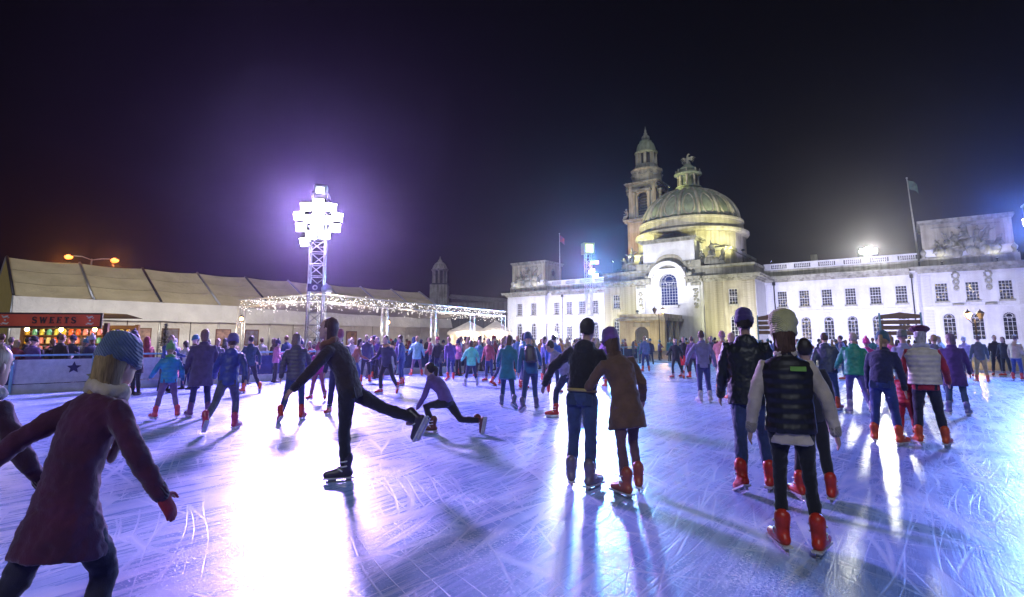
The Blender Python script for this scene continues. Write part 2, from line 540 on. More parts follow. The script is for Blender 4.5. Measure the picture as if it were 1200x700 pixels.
def hair_mb(p, J, style):
    mb = MB(); M = hframe(J); c = J['head']; s = J['s']**0.5
    def q(x, y, z): return c + M @ Vector((x, y, z))*s
    mb.ell(q(0, -.024, .028), .086*s, .094*s, .108*s, 14, 9, M)
    if style in ('long', 'bob'):
        L = -.30 if style == 'long' else -.14
        mb.rings([(q(0, -.05, .03), M @ Vector((.080, 0, 0))*s, M @ Vector((0, .06, 0))*s), (q(0, -.062, -.08), M @ Vector((.074, 0, 0))*s, M @ Vector((0, .046, 0))*s),
                  (q(0, -.078, L*.7), M @ Vector((.074, 0, 0))*s, M @ Vector((0, .036, 0))*s), (q(0, -.085, L), M @ Vector((.06, 0, 0))*s, M @ Vector((0, .025, 0))*s)], 14)
    elif style == 'pony':
        mb.tube([q(0, -.11, .06), q(0, -.16, .03), q(0, -.165, -.08), q(0, -.15, -.2)], [.025*s, .036*s, .034*s, .012*s], 8)
    elif style == 'bun':
        mb.ell(q(0, -.11, .095), .045*s, .045*s, .045*s, 10, 7)
    return mb
def strands(J, style, n=420):
    m = MB(); M = hframe(J); c = J['head']; s = J['s']**0.5
    L = {'long': -.31, 'bob': -.16, 'pony': -.06}.get(style, -.05)
    for k in range(n):
        az = R(rnd.uniform(178, 362)) if L < -.1 else R(rnd.uniform(185, 355))
        e = L*rnd.uniform(.72, 1.06)
        pts = []
        wob = rnd.uniform(-.2, .2)
        for j in range(7):
            t = j/6
            if t < .45:
                el = R(80)*(1-t/.45)
                x = .090*math.cos(el)*math.cos(az+wob*t*.3); y = -.024+.099*math.cos(el)*math.sin(az+wob*t*.3); z = .028+.112*math.sin(el)
            else:
                q = (t-.45)/.55
                z = .028+(e-.028)*q; f = 1.0-.10*math.sin(PI*q)-.10*q*q
                x = .088*f*math.cos(az+wob*t*.3); y = -.026+.1*f*math.sin(az+wob*t*.3)*(1-.12*q)-.01*q
            pts.append(c+M @ Vector((x, y, z))*s)
        m.tube(pts, [.0035, .0045, .005, .005, .0045, .004, .0015], 3)
    return m
def hat_mb(J, kind):
    mb = MB(); M = hframe(J); c = J['head']; s = J['s']**0.5
    def q(x, y, z): return c + M @ Vector((x, y, z))*s
    def ring(z, rx, ry, y=-.006, tl=-.2): 
        return (q(0, y, z), M @ Vector((rx, 0, 0))*s, M @ Vector((0, ry, tl*ry))*s*-1)
    if kind in ('beanie', 'bobble', 'tall'):
        e = 1.25 if kind == 'tall' else 1.0
        mb.rings([ring(-.012, .094, .116), ring(-.004, .104, .125), ring(.05, .104, .125), ring(.06, .096, .117)], 18)
        mb.rings([ring(.04, .093, .114), ring(.09, .094*e, .114), ring(.132*e, .083*e, .098), ring(.158*e, .058*e, .067), ring(.172*e, .02*e, .024)], 18)
        if kind == 'bobble': mb.ell(q(0, -.01, .197), .04*s, .04*s, .04*s, 10, 7)
    elif kind == 'beret':
        mb.rings([ring(.04, .088, .108), ring(.07, .094, .114)], 18)
        mb.rings([ring(.06, .09, .112), ring(.085, .135, .15, -.02), ring(.115, .14, .155, -.025), ring(.14, .10, .115, -.025), ring(.15, .03, .04, -.025)], 18)
    elif kind == 'cap':
        mb.rings([ring(.03, .088, .11, tl=0), ring(.08, .088, .11, tl=0), ring(.12, .07, .09, tl=0), ring(.135, .02, .03, tl=0)], 18)
        mb.rings([(q(0, .10, .035), M @ Vector((.075, 0, 0))*s, M @ Vector((0, .085, -.02))*s), (q(0, .10, .05), M @ Vector((.075, 0, 0))*s, M @ Vector((0, .085, -.02))*s)], 14)
    elif kind == 'hood':
        mb.ell(q(0, -.03, .012), .108*s, .108*s, .140*s, 16, 10, M)
        mb.tube([q(0, -.06, -.06), J['neck']-J['c'][1]*.05], [.10*s, .12*s], 14)
    elif kind == 'santa':
        mb.rings([ring(.012, .096, .118), ring(.055, .098, .119)], 18)
        mb.tube([q(0, -.01, .06), q(.03, -.03, .14), q(.10, -.06, .16), q(.15, -.08, .08)], [.09*s, .06*s, .035*s, .03*s], 12)
    return mb
def scarf_mb(J, tails=True):
    mb = MB(); s = J['s']; n = J['neck']; cX, cF, cT = J['c']
    pts = [n + cT*(.025+.015*math.sin(3*a))*s + (cX*math.cos(a)+cF*math.sin(a))*.082*s for a in [2*PI*i/14 for i in range(15)]]
    mb.tube(pts, .042*s, 8)
    if tails:
        mb.tube([n+cF*.09*s+cX*.03*s, n+cF*.15*s+cX*.05*s-cT*.14*s, n+cF*.15*s+cX*.06*s-cT*.32*s], [.035*s, .045*s, .04*s], 8, flat=(cF, .5))
    return mb
# the rental skate: plastic boot, cuff, sole holder and steel blade, made once
def skate_meshes():
    b = MB()
    b.tube([(0, -.075, .098), (0, -.02, .102), (0, .07, .097), (0, .155, .090)], [.047, .05, .05, .038], 12)
    b.tube([(0, -.045, .10), (0, -.045, .18), (0, -.052, .235), (0, -.055, .26)], [.05, .052, .058, .06], 14)
    b.tube([(0, -.02, .13), (0, .04, .115)], [.05, .043], 10)
    o = link('boot', b.mesh('boot'), None); o.data.materials.append(None)
    fuse(o, .012, 3)
    h = MB()
    h.box(-.036, .036, -.125, .185, .048, .064)
    h.box(-.011, .011, -.105, -.045, .024, .052); h.box(-.011, .011, .05, .135, .024, .052); h.box(-.011, .011, -.105, .135, .018, .030)
    bl = MB()
    prof = [(-.135, .004), (-.12, .0), (.13, .0), (.152, .006), (.165, .024), (.158, .032), (-.135, .02)]
    vs = [(-.0022, y, z) for y, z in prof] + [(.0022, y, z) for y, z in prof]
    n = len(prof)
    bl.add(vs, [tuple(range(n-1,-1,-1)), tuple(range(n, 2*n))] + [(i, (i+1) % n, (i+1) % n+n, i+n) for i in range(n)])
    bk = MB()
    for z, rr in ((.175, .056), (.225, .06)):
        bk.tube([(-rr, -.045, z), (-rr*.8, .0, z-.008), (0, .022 if z < .25 else .012, z-.012), (rr*.8, .0, z-.008), (rr, -.045, z)], .0085, 6)
    bk.tube([(-.045, .0, .125), (-.03, .04, .15), (0, .05, .158), (.03, .04, .15), (.045, .0, .125)], .0085, 6)
    return o, h.mesh('blade_holder'), bl.mesh('blade'), bk.mesh('buckle')
SKATE = None
def make_person(p, root=None, name='person'):
    """p: pose + clothes; returns the Empty that parents body, clothes, hair, hat and skates"""
    J = skeleton(p)
    r = root or empty(name, p.get('loc', (0, 0, 0)), R(p.get('rz', 0)))
    det = p.get('det', False)
    vx = p.get('vx', .014 if det else .022)
    skin = cloth(p.get('skin', (.55, .34, .25)), 'skin')
    b = link('body', body_mb(p, J, det).mesh('body'), skin, r); fuse(b, p.get('bvx', .008 if det else vx), 2)
    if not p.get('bare_legs'):
        c, kd = p.get('legs', (.03, .04, .10)), p.get('legk', 'denim')
        t = link('trousers' if not p.get('leggings') else 'leggings', trousers_mb(p, J, p.get('slim', .85 if p.get('leggings') else 1.0)).mesh('trousers'), cloth(c, kd), r)
        fuse(t, vx, 3, .022 if det or vx < .02 else .015, .07)
    c, kd = p.get('top', (.05, .05, .06)), p.get('topk', 'wool')
    if p.get('skirt'):
        k = link('skirt', skirt_mb(p, J, *p.get('skirt_shape', (.42, 1.35))).mesh('skirt'), cloth(p['skirt'], 'wool'), r); fuse(k, vx, 3, .03, .12)
    if p.get('vest'):
        j = link('jumper', jacket_mb(p, J, p.get('hem', .1)+.09, 1.0, .97).mesh('jumper'), cloth(p['vest'], 'wool'), r); fuse(j, vx, 3, .02, .07)
        j = link('vest', jacket_mb(p, J, p.get('hem', .1), 1.02, 1.13*p.get('bulk', 1), sleeve=False).mesh('vest'), cloth(c, kd), r); fuse(j, vx, 3, .014, .09)
    else:
        j = link(p.get('topname', 'jacket'), jacket_mb(p, J, p.get('hem', .10), p.get('flare', 1.0), p.get('bulk', 1.0)).mesh('jacket'), cloth(c, kd), r)
        fuse(j, vx, 3, .026 if det or vx < .02 else .02, .08)
    if p.get('hair') is not None:
        hc, hs = p['hair']
        h = link('hair', hair_mb(p, J, hs).mesh('hair'), cloth(hc, 'hair'), r); fuse(h, min(vx, .014), 2, .012, .03)
        if det: strands(J, hs).build('hair_strands', cloth(tuple(x*1.1 for x in hc), 'hair'), h)
    if p.get('hat'):
        hc, hk = p['hat']
        h = link({'hood': 'hood', 'cap': 'cap', 'beret': 'beret'}.get(hk, 'hat'), hat_mb(J, hk).mesh('hat'), cloth(hc, 'knit'), r); fuse(h, min(vx, .013), 2, .016, .05)
    if p.get('scarf'):
        h = link('scarf', scarf_mb(J, p.get('tails', False)).mesh('scarf'), cloth(p['scarf'], 'wool'), r); fuse(h, min(vx, .014), 2, .02, .05)
    if vx <= .016:
        pX, pF, pT = J['p']; s = J['s']; hem = p.get('hem', .10); bulk = p.get('bulk', 1.0)
        dk = tuple(x*.55 for x in (p['vest'] if p.get('vest') else c))
        for sd in (-1, 1):
            sh, el, wr, hd = J['arm', sd]; d_ = (wr-el).normalized()
            g = MB(); g.tube([wr-d_*.045*s, wr+d_*.004*s], [.047*s*bulk**.7, .045*s*bulk**.7], 12); g.build('cuff', cloth(dk, 'knit'), r)
            if not p.get('leggings') and hem < .13:
                hj = J['leg', sd][0]
                g = MB(); g.cbox((0, 0, 0), .105*s, .012, .12*s, Matrix((pX, pF, pT)).transposed().to_4x4())
                g.build('back_pocket', cloth(tuple(x*.75 for x in p.get('legs', (.03, .04, .1))), 'denim'), r, loc=hj-pF*.098*s+pX*sd*.0*s-pT*.02*s)
    if p.get('belt'):
        pX, pF, pT = J['p']; c = J['hip']+pT*.045*J['s']; g = MB()
        g.tube([c+(pX*math.cos(a)*.160+pF*math.sin(a)*.122)*J['s'] for a in [2*PI*i/20 for i in range(21)]], .02, 6, flat=(pF, 1.0))
        g.build('belt', cloth(p['belt'], 'shell'), r)
    if p.get('patch'):
        X, F, T = J['c']; c = J['chest']-F*.162*J['s']+X*.075*J['s']-T*.035*J['s']
        g = MB(); g.cbox((0, 0, 0), .11, .012, .035, Matrix((X, F, T)).transposed().to_4x4())
        g.build('reflective_patch', surf('patch_lime', (.18, .42, .05), None, 20, .5, .05), r, loc=c)
    if p.get('gloves'):
        for sd in (-1, 1):
            sh, el, wr, hd = J['arm', sd]
            g = MB(); hand_mb(g, wr-hd*.01, hd, sd, J['c'][1], J['s']*1.22, det)
            h = link('glove', g.mesh('glove'), cloth(p['gloves'], 'wool'), r); fuse(h, .009, 1)
    if p.get('bag'):
        X, F, T = J['c']; c = J['chest']-F*.2*J['s']-T*.16*J['s']
        g = MB(); g.rings([(c-T*.2, X*.12, F*.07), (c-T*.17, X*.15, F*.09), (c+T*.12, X*.14, F*.085), (c+T*.2, X*.08, F*.05)], 14)
        for sd in (-1, 1): g.tube([c+X*sd*.09+T*.17, J['chest']+X*sd*.1+T*.06*J['s'], J['chest']+X*sd*.1+F*.13*J['s']], .02, 6)
        h = link('backpack', g.mesh('backpack'), cloth(p['bag'], 'shell'), r); fuse(h, .018, 2, .015, .09)
    if det:
        M = hframe(J); s = J['s']**.5
        for sd in (-1, 1):
            e = MB().ell((0, 0, 0), .0125*s, .0125*s, .0115*s, 10, 7)
            o = e.build('eye', surf('eye_white', (.7, .7, .68), (.6, .58, .56), 20, .2, 0), r, loc=J['head']+M @ Vector((sd*.031, .082, .012))*s)
            MB().ell((0, .0085, 0), .006*s, .006*s, .006*s, 8, 5).build('iris', surf('iris', (.03, .02, .015), None, 30, .2, 0), o)
    if p.get('skates', True):
        for sd in (-1, 1):
            hj, kn, an, yaw, fl = J['leg', sd]
            air = an.z > min(J['leg', -1][2].z, J['leg', 1][2].z) + .02
            pit = (fl*0.85 if air else 0.0)
            sc = J['s']**.7*1.07
            sk = empty_part('skate', r)
            E = Euler((pit, 0, yaw)).to_matrix().to_4x4()
            M = Matrix.Translation(an) @ E @ Matrix.Translation(Vector((0, .035, -.145))*sc)
            sk.data = SKATE[0].data
            sk.matrix_basis = M @ Matrix.Scale(sc, 4)
            setmat(sk, boot_mat(p.get('skate', (.62, .045, .02))))
            link('blade_holder', SKATE[1], surf('holder_plastic', (.62, .60, .58), (.4, .38, .38), 18, .4, .05), sk)
            link('blade', SKATE[2], surf('blade_steel', (.7, .7, .72), (.5, .5, .52), 40, .25, 0, metal=1.0), sk)
            link('buckle', SKATE[3], surf('buckle_white', (.75, .74, .72), (.5, .5, .5), 30, .4, .05), sk)
    elif p.get('shoes', True):
        for sd in (-1, 1):
            hj, kn, an, yaw, fl = J['leg', sd]
            m = MB(); f = Vector((-math.sin(yaw), math.cos(yaw), 0))
            g = Vector((an.x, an.y, 0))
            m.tube([g-f*.06+Vector((0,0,.05)), g+f*.06+Vector((0,0,.045)), g+f*.15+Vector((0,0,.035))], [.05, .048, .036], 10, flat=(Vector((0,0,1)), .9))
            m.tube([an+Vector((0,0,.03)), g+Vector((0,0,.06))], [.052, .05], 10)
            m.build('shoe', surf('shoe_leather', (.03, .026, .024), (.015, .013, .012), 20, .5, .1), r)
    return r
def boot_mat(c):
    key = 'skate_plastic_%.2f_%.2f' % (c[0], c[1])
    return surf(key, c, tuple(x*.6 for x in c), 14, .38, .05)
def empty_part(name, parent):
    o = bpy.data.objects.new(name, SKATE[0].data)
    COL.objects.link(o); o.parent = parent
    return o
def setmat(o, m):
    if not o.material_slots: return
    o.material_slots[0].link = 'OBJECT'; o.material_slots[0].material = m

# ================================================================ THE SETTING
# ---------------------------------------------------------------- plaza and ice
M_plaza = surf('plaza_paving', (.10, .095, .10), (.05, .05, .055), 1.5, .55, .3, 30)
g = MB(); g.add([(-900, -300, -.06), (900, -300, -.06), (900, 1500, -.06), (-900, 1500, -.06)], [(0, 1, 2, 3)])
tag(g.build('plaza_ground', M_plaza), 'dark paved plaza around and beyond the rink', 'ground', kind='structure')
RA = Vector((9.8, 42.8, 0)); RL = Vector((-.696, -.718, 0)); RR = Vector((.718, -.696, 0))   # far corner and the two edge directions
def ice_material():
    m, nt, b = new_mat('ice')
    L = nt.links.new
    tc = nn(nt, 'ShaderNodeTexCoord')
    def mapped(rot, sc, loc=(0, 0, 0), src=None):
        mp = nn(nt, 'ShaderNodeMapping', vector_type='TEXTURE'); mp.inputs['Rotation'].default_value = (0, 0, R(rot)); mp.inputs['Scale'].default_value = tuple(1/x for x in sc); mp.inputs['Location'].default_value = loc
        L(src or tc.outputs['Object'], mp.inputs[0]); return mp.outputs[0]
    def warped(v, sc, amt):
        n = nn(nt, 'ShaderNodeTexNoise', i_Scale=sc, i_Detail=2); L(v, n.inputs['Vector'])
        s = nn(nt, 'ShaderNodeVectorMath', operation='SUBTRACT'); L(n.outputs['Color'], s.inputs[0]); s.inputs[1].default_value = (.5, .5, .5)
        q = nn(nt, 'ShaderNodeVectorMath', operation='SCALE'); L(s.outputs[0], q.inputs[0]); q.inputs['Scale'].default_value = amt
        a = nn(nt, 'ShaderNodeVectorMath', operation='ADD'); L(v, a.inputs[0]); L(q.outputs[0], a.inputs[1]); return a.outputs[0]
    bent = [warped(tc.outputs['Object'], .09, 3.0), warped(tc.outputs['Object'], .16, 1.2)]
    def math_(op, a, b_=None, c=None):
        n = nn(nt, 'ShaderNodeMath', operation=op)
        for i, x in enumerate((a, b_, c)):
            if x is None: continue
            if isinstance(x, (int, float)): n.inputs[i].default_value = x
            else: L(x, n.inputs[i])
        return n.outputs[0]
    # skate cuts: thin cell borders of stretched, warped voronoi fields in several directions
    total = None
    for rot, sc, wid, amt, wsc in ((58, (.06, 1.9, 1), .020, .5, .10), (40, (.08, 1.6, 1), .018, .8, .12), (-28, (.07, 1.5, 1), .022, 1.0, .10),
                                   (68, (.10, 3.4, 1), .030, .7, .2), (105, (.14, 1.8, 1), .028, 1.2, .12), (48, (.22, 6.0, 1), .034, .8, .12), (-60, (.22, 4.6, 1), .026, 1.0, .12)):
        v = nn(nt, 'ShaderNodeTexVoronoi', feature='DISTANCE_TO_EDGE', i_Scale=1.0)
        L(warped(mapped(rot, sc, (rot, rot*.3, 0), bent[0 if rot in (58, -28, 105) else 1]), wsc, amt), v.inputs['Vector'])
        line = math_('SUBTRACT', 1.0, math_('MINIMUM', math_('DIVIDE', v.outputs['Distance'], wid), 1.0))
        n = nn(nt, 'ShaderNodeTexNoise', i_Scale=.9, i_Detail=3); L(mapped(rot, (1, 1, 1), (rot*2.3, 7, 0)), n.inputs['Vector'])
        fade = math_('MINIMUM', math_('MAXIMUM', math_('MULTIPLY', math_('SUBTRACT', n.outputs[0], .44), 7.0), 0.0), 1.0)
        line = math_('MULTIPLY', line, fade)
        total = line if total is None else math_('MAXIMUM', total, line)
    # ice dust and crumbs
    n = nn(nt, 'ShaderNodeTexNoise', i_Scale=45.0, i_Detail=4, i_Roughness=.75); L(tc.outputs['Object'], n.inputs['Vector'])
    n2 = nn(nt, 'ShaderNodeTexNoise', i_Scale=.8, i_Detail=6); L(tc.outputs['Object'], n2.inputs['Vector'])
    dust = math_('MINIMUM', math_('MAXIMUM', math_('MULTIPLY', math_('SUBTRACT', math_('ADD', n.outputs[0], math_('MULTIPLY', n2.outputs[0], .5)), .83), 9.0), 0.0), 1.0)
    marks = math_('MINIMUM', math_('ADD', math_('MULTIPLY', total, .38), math_('MULTIPLY', dust, .62)), 1.0)
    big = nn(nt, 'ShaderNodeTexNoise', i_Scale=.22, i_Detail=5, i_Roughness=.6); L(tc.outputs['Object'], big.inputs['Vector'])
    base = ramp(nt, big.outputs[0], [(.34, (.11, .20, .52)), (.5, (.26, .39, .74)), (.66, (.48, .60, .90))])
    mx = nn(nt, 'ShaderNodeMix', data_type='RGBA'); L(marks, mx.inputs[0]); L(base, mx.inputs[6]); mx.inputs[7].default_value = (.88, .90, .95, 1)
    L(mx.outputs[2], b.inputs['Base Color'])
    st = nn(nt, 'ShaderNodeTexNoise', i_Scale=1.0, i_Detail=6, i_Roughness=.7); L(warped(mapped(55, (.5, 9, 1)), .5, .5), st.inputs['Vector'])
    rg = math_('ADD', math_('MULTIPLY', st.outputs[0], .34), math_('MULTIPLY', marks, .35))
    L(math_('ADD', rg, .10), b.inputs['Roughness'])
    b.inputs['Specular IOR Level'].default_value = .8
    b.inputs['IOR'].default_value = 1.33
    h = math_('ADD', math_('MULTIPLY', marks, -.6), math_('MULTIPLY', st.outputs[0], .8))
    h = math_('ADD', h, math_('MULTIPLY', n.outputs[0], .35))
    bp = nn(nt, 'ShaderNodeBump', i_Strength=.5, i_Distance=.012); L(h, bp.inputs['Height']); L(bp.outputs[0], b.inputs['Normal'])
    return m
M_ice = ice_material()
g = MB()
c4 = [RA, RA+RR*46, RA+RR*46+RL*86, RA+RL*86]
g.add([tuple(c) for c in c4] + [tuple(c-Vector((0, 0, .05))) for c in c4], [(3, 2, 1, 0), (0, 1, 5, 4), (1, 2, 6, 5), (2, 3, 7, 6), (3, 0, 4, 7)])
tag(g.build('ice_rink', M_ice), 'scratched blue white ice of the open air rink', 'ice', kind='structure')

M_white = surf('white_board', (.62, .62, .66), (.42, .43, .48), 5, .5, .1)
M_bluewhite = surf('pale_blue_rail', (.30, .55, .68), (.18, .38, .52), 6, .4, .1)
M_navy = surf('smoked_panel', (.03, .05, .12), (.015, .025, .06), 4, .15, .03)
M_alu = surf('aluminium', (.68, .68, .70), (.5, .5, .52), 15, .38, .05, metal=.85)
M_black = surf('black_metal', (.018, .018, .02), (.01, .01, .01), 20, .45, .1)
# left barrier: posts, kick boards, panels and rails
bar = empty('rink_barrier', RA, math.atan2(RL.y, RL.x), 'low rink barrier with pale blue posts and dark panels on the left side', 'barrier')
post_m = MB().box(-.035, .035, -.05, .05, -.06, 1.13).mesh('post')
kick_m = MB().box(.04, 1.96, -.03, .03, -.05, .27).mesh('kick_board')
pane_m = MB().box(.04, 1.96, -.012, .012, .29, 1.03).mesh('panel')
rail_m = MB().box(.0, 2.0, -.045, .045, 1.135, 1.19).mesh('rail')
for i in range(22):
    link('post', post_m, M_bluewhite, bar, loc=(i*2, -.1, 0))
    link('kick_board', kick_m, M_white, bar, loc=(i*2, -.1, 0))
    pn = link('panel', pane_m, M_white if i in (4, 5, 11, 12, 17) or i in (16,) else M_navy, bar, loc=(i*2, -.1, 0))
    link('rail', rail_m, M_bluewhite, bar, loc=(i*2, -.1, 0))
# printed stars on the white panels
def star_mesh(r):
    pts = []
    for k in range(10):
        a = PI/2 + k*PI/5; q = r if k % 2 == 0 else r*.45
        pts.append((q*math.cos(a), q*math.sin(a)))
    return MB().prism([(x, z) for x, z in pts], -.003, .003).mesh('star')
st_m = star_mesh(.2)
for i, (x, z, c, s_) in enumerate(((34.5, .75, (.03, .03, .09), 1.0), (34.0, .47, (.30, .30, .12), .9), (33.1, .62, (.05, .05, .2), .7), (24.5, .7, (.1, .1, .3), .8), (23.4, .5, (.3, .1, .3), .8))):
    # the rink side of the barrier is local +y here
    link('star', st_m, surf('star_ink_%d' % i, c, None, 10, .6, 0), bar, loc=(x, -.083, z), scale=(s_, 1, s_))
kerb = empty('rink_kerb', RA, math.atan2(RR.y, RR.x), 'low pale kerb along the far right edge of the ice', 'kerb')
kb = MB().box(.02, 3.98, -.06, .10, -.06, .11).mesh('kerb_block')
for i in range(9): link('kerb_block', kb, M_white, kerb, loc=(i*4, .08, 0))

# ---------------------------------------------------------------- lamps
def aim(d):
    return Vector(d).to_track_quat('-Z', 'Y').to_euler()
LENS = {}
def spot(parent, loc, direction, watts, color, angle=120, blend=.6, size=.25):
    l = bpy.data.lights.new('lamp', 'SPOT')
    l.energy = watts; l.color = color; l.spot_size = R(angle); l.spot_blend = blend; l.shadow_soft_size = size
    o = bpy.data.objects.new('lamp', l); COL.objects.link(o)
    if parent: o.parent = parent
    o.location = loc; o.rotation_euler = aim(direction)
    return o
def point(parent, loc, watts, color, size=.1):
    l = bpy.data.lights.new('lamp', 'POINT'); l.energy = watts; l.color = color; l.shadow_soft_size = size
    o = bpy.data.objects.new('lamp', l); COL.objects.link(o); o.parent = parent; o.location = loc
    return o
def flood_part(parent, loc, direction, glass, size=.42, name='floodlight'):
    """a round-cornered flood head: housing with cooling fins, yoke and lit glass, pointing along direction"""
    h = MB()
    s = size
    h.box(-s/2, s/2, -s*.4, s*.4, 0, s*.30)
    for k in range(5): h.box(-s*.42+k*s*.2, -s*.38+k*s*.2, -s*.36, s*.36, s*.30, s*.42)
    h.box(-s*.56, -s*.51, -s*.05, s*.05, -s*.05, s*.55); h.box(s*.51, s*.56, -s*.05, s*.05, -s*.05, s*.55); h.box(-s*.56, s*.56, -s*.05, s*.05, s*.55, s*.6)
    o = h.build(name, M_black, parent, loc=loc, rot=aim(direction))
    MB().box(-s*.45, s*.45, -s*.35, s*.35, -.02, -.003).build('lens', glass, o)
    return o
def truss(parent, h, w, bay, name_prefix=''):
    r = .035*w/.6
    for sx in (-1, 1):
        for sy in (-1, 1):
            MB().rod((sx*w/2, sy*w/2, 0), (sx*w/2, sy*w/2, h), r, 8).build('chord', M_alu, parent)
    m = MB(); n = int(h/bay)
    cs = [(-1, -1), (1, -1), (1, 1), (-1, 1)]
    for k in range(n):
        z0 = k*bay; z1 = z0+bay
        for q in range(4):
            a, b = cs[q], cs[(q+1) % 4]
            if (k+q) % 2: a, b = b, a
            m.rod((a[0]*w/2, a[1]*w/2, z0), (b[0]*w/2, b[1]*w/2, z1), r*.6, 5)
            m.rod((a[0]*w/2, a[1]*w/2, z1), (b[0]*w/2, b[1]*w/2, z1), r*.5, 5)
    tag(m.build('bracing', M_alu, parent), kind='stuff')
def tower(px, Y, h, w, label, lean=0):
    b = P(px, 400, Y)
    t = empty('lighting_tower', (b.x, b.y, -.06), math.atan2(-b.x, b.y)*-1 if False else R(12), label, 'lighting tower')
    truss(t, h, w, .62)
    MB().box(-w*.9, w*.9, -w*.9, w*.9, 0, .12).build('base_plate', M_black, t)
    MB().box(-w*.62, w*.62, -w*.62, w*.62, h, h+.08).build('top_plate', M_alu, t)
    return t
# main tower behind the left barrier
VIOLET = (.72, .62, 1.0)
TW = tower(367.5, 28, 9.2, .72, 'tall white truss lighting tower beside the marquee with blazing violet lamps')
tpos = TW.location
g_white = glow('flood_white', (.93, .86, 1.0), 160)
def local_dir(t, wx, wy, wz):
    return Matrix.Rotation(-t.rotation_euler[2], 3, 'Z') @ Vector((wx, wy, wz))
for k, (x, z, tx, ty) in enumerate([(.95*math.cos(a_), 7.8+.85*math.sin(a_), .35*math.cos(a_)+.25, -1) for a_ in [2*PI*q_/9+.2 for q_ in range(9)]] + [(.42*math.cos(a_), 7.8+.42*math.sin(a_), .3, -1) for a_ in [2*PI*q_/4 for q_ in range(4)]] + [(0, 7.8, .2, -1), (-.62, 6.6, -.5, -1)]):
    d = local_dir(TW, tx, ty, -.42)
    flood_part(TW, (x, -.52, z+.06), d, g_white, .56)
for (x, z, tx, ty, e) in ((-.4, 8.2, -.15, -1, 5200), (.4, 7.5, .45, -1, 6500), (.1, 7.9, .9, -.8, 5200)):
    spot(TW, (x, -1.0, z), local_dir(TW, tx, ty, -.45), e*3.1, (.46, .30, 1.0), 130, .8, 1.1)
for dx, dy, e in ((-1, .15, 7500), (-.2, 1, 4000)):
    d = local_dir(TW, dx, dy, -.25)
    flood_part(TW, local_dir(TW, dx*.6, dy*.6, 0)+Vector((0, 0, 6.75)), d, glow('rear_warm', (1, .9, .8), 60), .45)
    spot(TW, local_dir(TW, dx*1.1, dy*1.1, 0)+Vector((0, 0, 6.7)), d, e, (1.0, .88, .70), 140, .8, .3)
bx_ = MB(); bx_.box(-.32, .32, -.3, .3, 9.22, 9.75); bx_.build('lamp_box', M_alu, TW)
MB().box(-.2, .2, -.316, -.304, 9.3, 9.62).build('lens', glow('box_white', (.85, .95, 1), 6), TW)
sp = MB(); sp.box(-.36, .36, -.46, -.37, 4.15, 4.55); sp = sp.build('round_badge_panel', surf('badge_violet', (.05, .04, .12), None, 6, .5, .05), TW)
bd = MB(); bd.lathe([(.13, 0), (.13, .012), (.07, .012), (.07, 0)], n=20, cap=False); bd.build('badge_ring', surf('badge_white', (.7, .7, .75), None, 10, .5, 0), sp, loc=(0, -.463, 4.35), rot=(PI/2, 0, 0))
dsh = MB(); dsh.lathe([(.02, 0), (.2, .06), (.28, .16)], n=16, cap=False); dsh.build('dish', M_alu, TW, loc=(.55, -.42, 4.2), rot=(R(70), 0, R(15)))

# second tower far behind the ice
T2 = tower(691, 58, 11.2, .62, 'distant truss lighting tower with a yellow lamp box on top')
MB().box(-.6, .6, -.5, .5, 10.9, 12.1).build('lamp_box', surf('yellow_box', (.5, .5, .2), None, 6, .5, .05), T2)
MB().box(-.42, .42, -.52, -.505, 11.05, 11.95).build('lens', glow('yellowgreen', (.75, .9, .12), 1.5), T2)
MB().ell((.0, -.53, 11.5), .26, .05, .26, 12, 8).build('bulb', glow('yellowgreen_core', (1, 1, .5), 12), T2)
for x, z, c, nm, e in ((.35, 10.0, (.1, .9, 1), 'cyan', 3), (.75, 10.0, (1, .35, .9), 'pink', 3), (.3, 9.1, (.9, .4, 1), 'magenta', 3), (.6, 8.55, (.55, .75, 1), 'iceblue', 120), (.1, 8.9, (.4, .6, 1), 'blue', 4)):
    flood_part(T2, (x, -.5, z), local_dir(T2, -.1, -1, -.35), glow('t2_'+nm, c, e), .55)
spot(T2, (.4, -1.1, 8.6), local_dir(T2, -.15, -1, -.3), 30000, (.14, .40, 1.0), 120, .8, .9)
spot(T2, (.0, -1.1, 10.2), local_dir(T2, -.3, -1, -.3), 12000, (.08, .70, 1.0), 110, .8, .9)
spot(T2, (-.3, -1.1, 9.4), local_dir(T2, -.45, -1, -.2), 9000, (1.0, .12, .75), 70, .8, .4)
# third tower at the right edge of the rink
T3 = tower(1236, 25, 8.0, .72, 'truss lighting tower with violet blue lamps just past the right edge')
T3.rotation_euler[2] = R(60)
for (z, c, nm, e) in ((7.1, (.7, .65, 1), 'violet', 40), (6.0, (.6, .8, 1), 'blue', 30)):
    d = local_dir(T3, -1, -.55, -.35)
    flood_part(T3, local_dir(T3, -.75, -.35, 0)+Vector((0, 0, z)), d, glow('t3_'+nm, c, e), .5)
spot(T3, local_dir(T3, -1.1, -.5, 0)+Vector((0, 0, 7.0)), local_dir(T3, -1, -.85, -.5), 15000, (.14, .28, 1.0), 130, .8, .9)
spot(T3, local_dir(T3, -1.1, -.5, 0)+Vector((0, 0, 6.0)), local_dir(T3, -1, -.3, -.5), 500, (.8, .78, 1.0), 130, .8, .35)

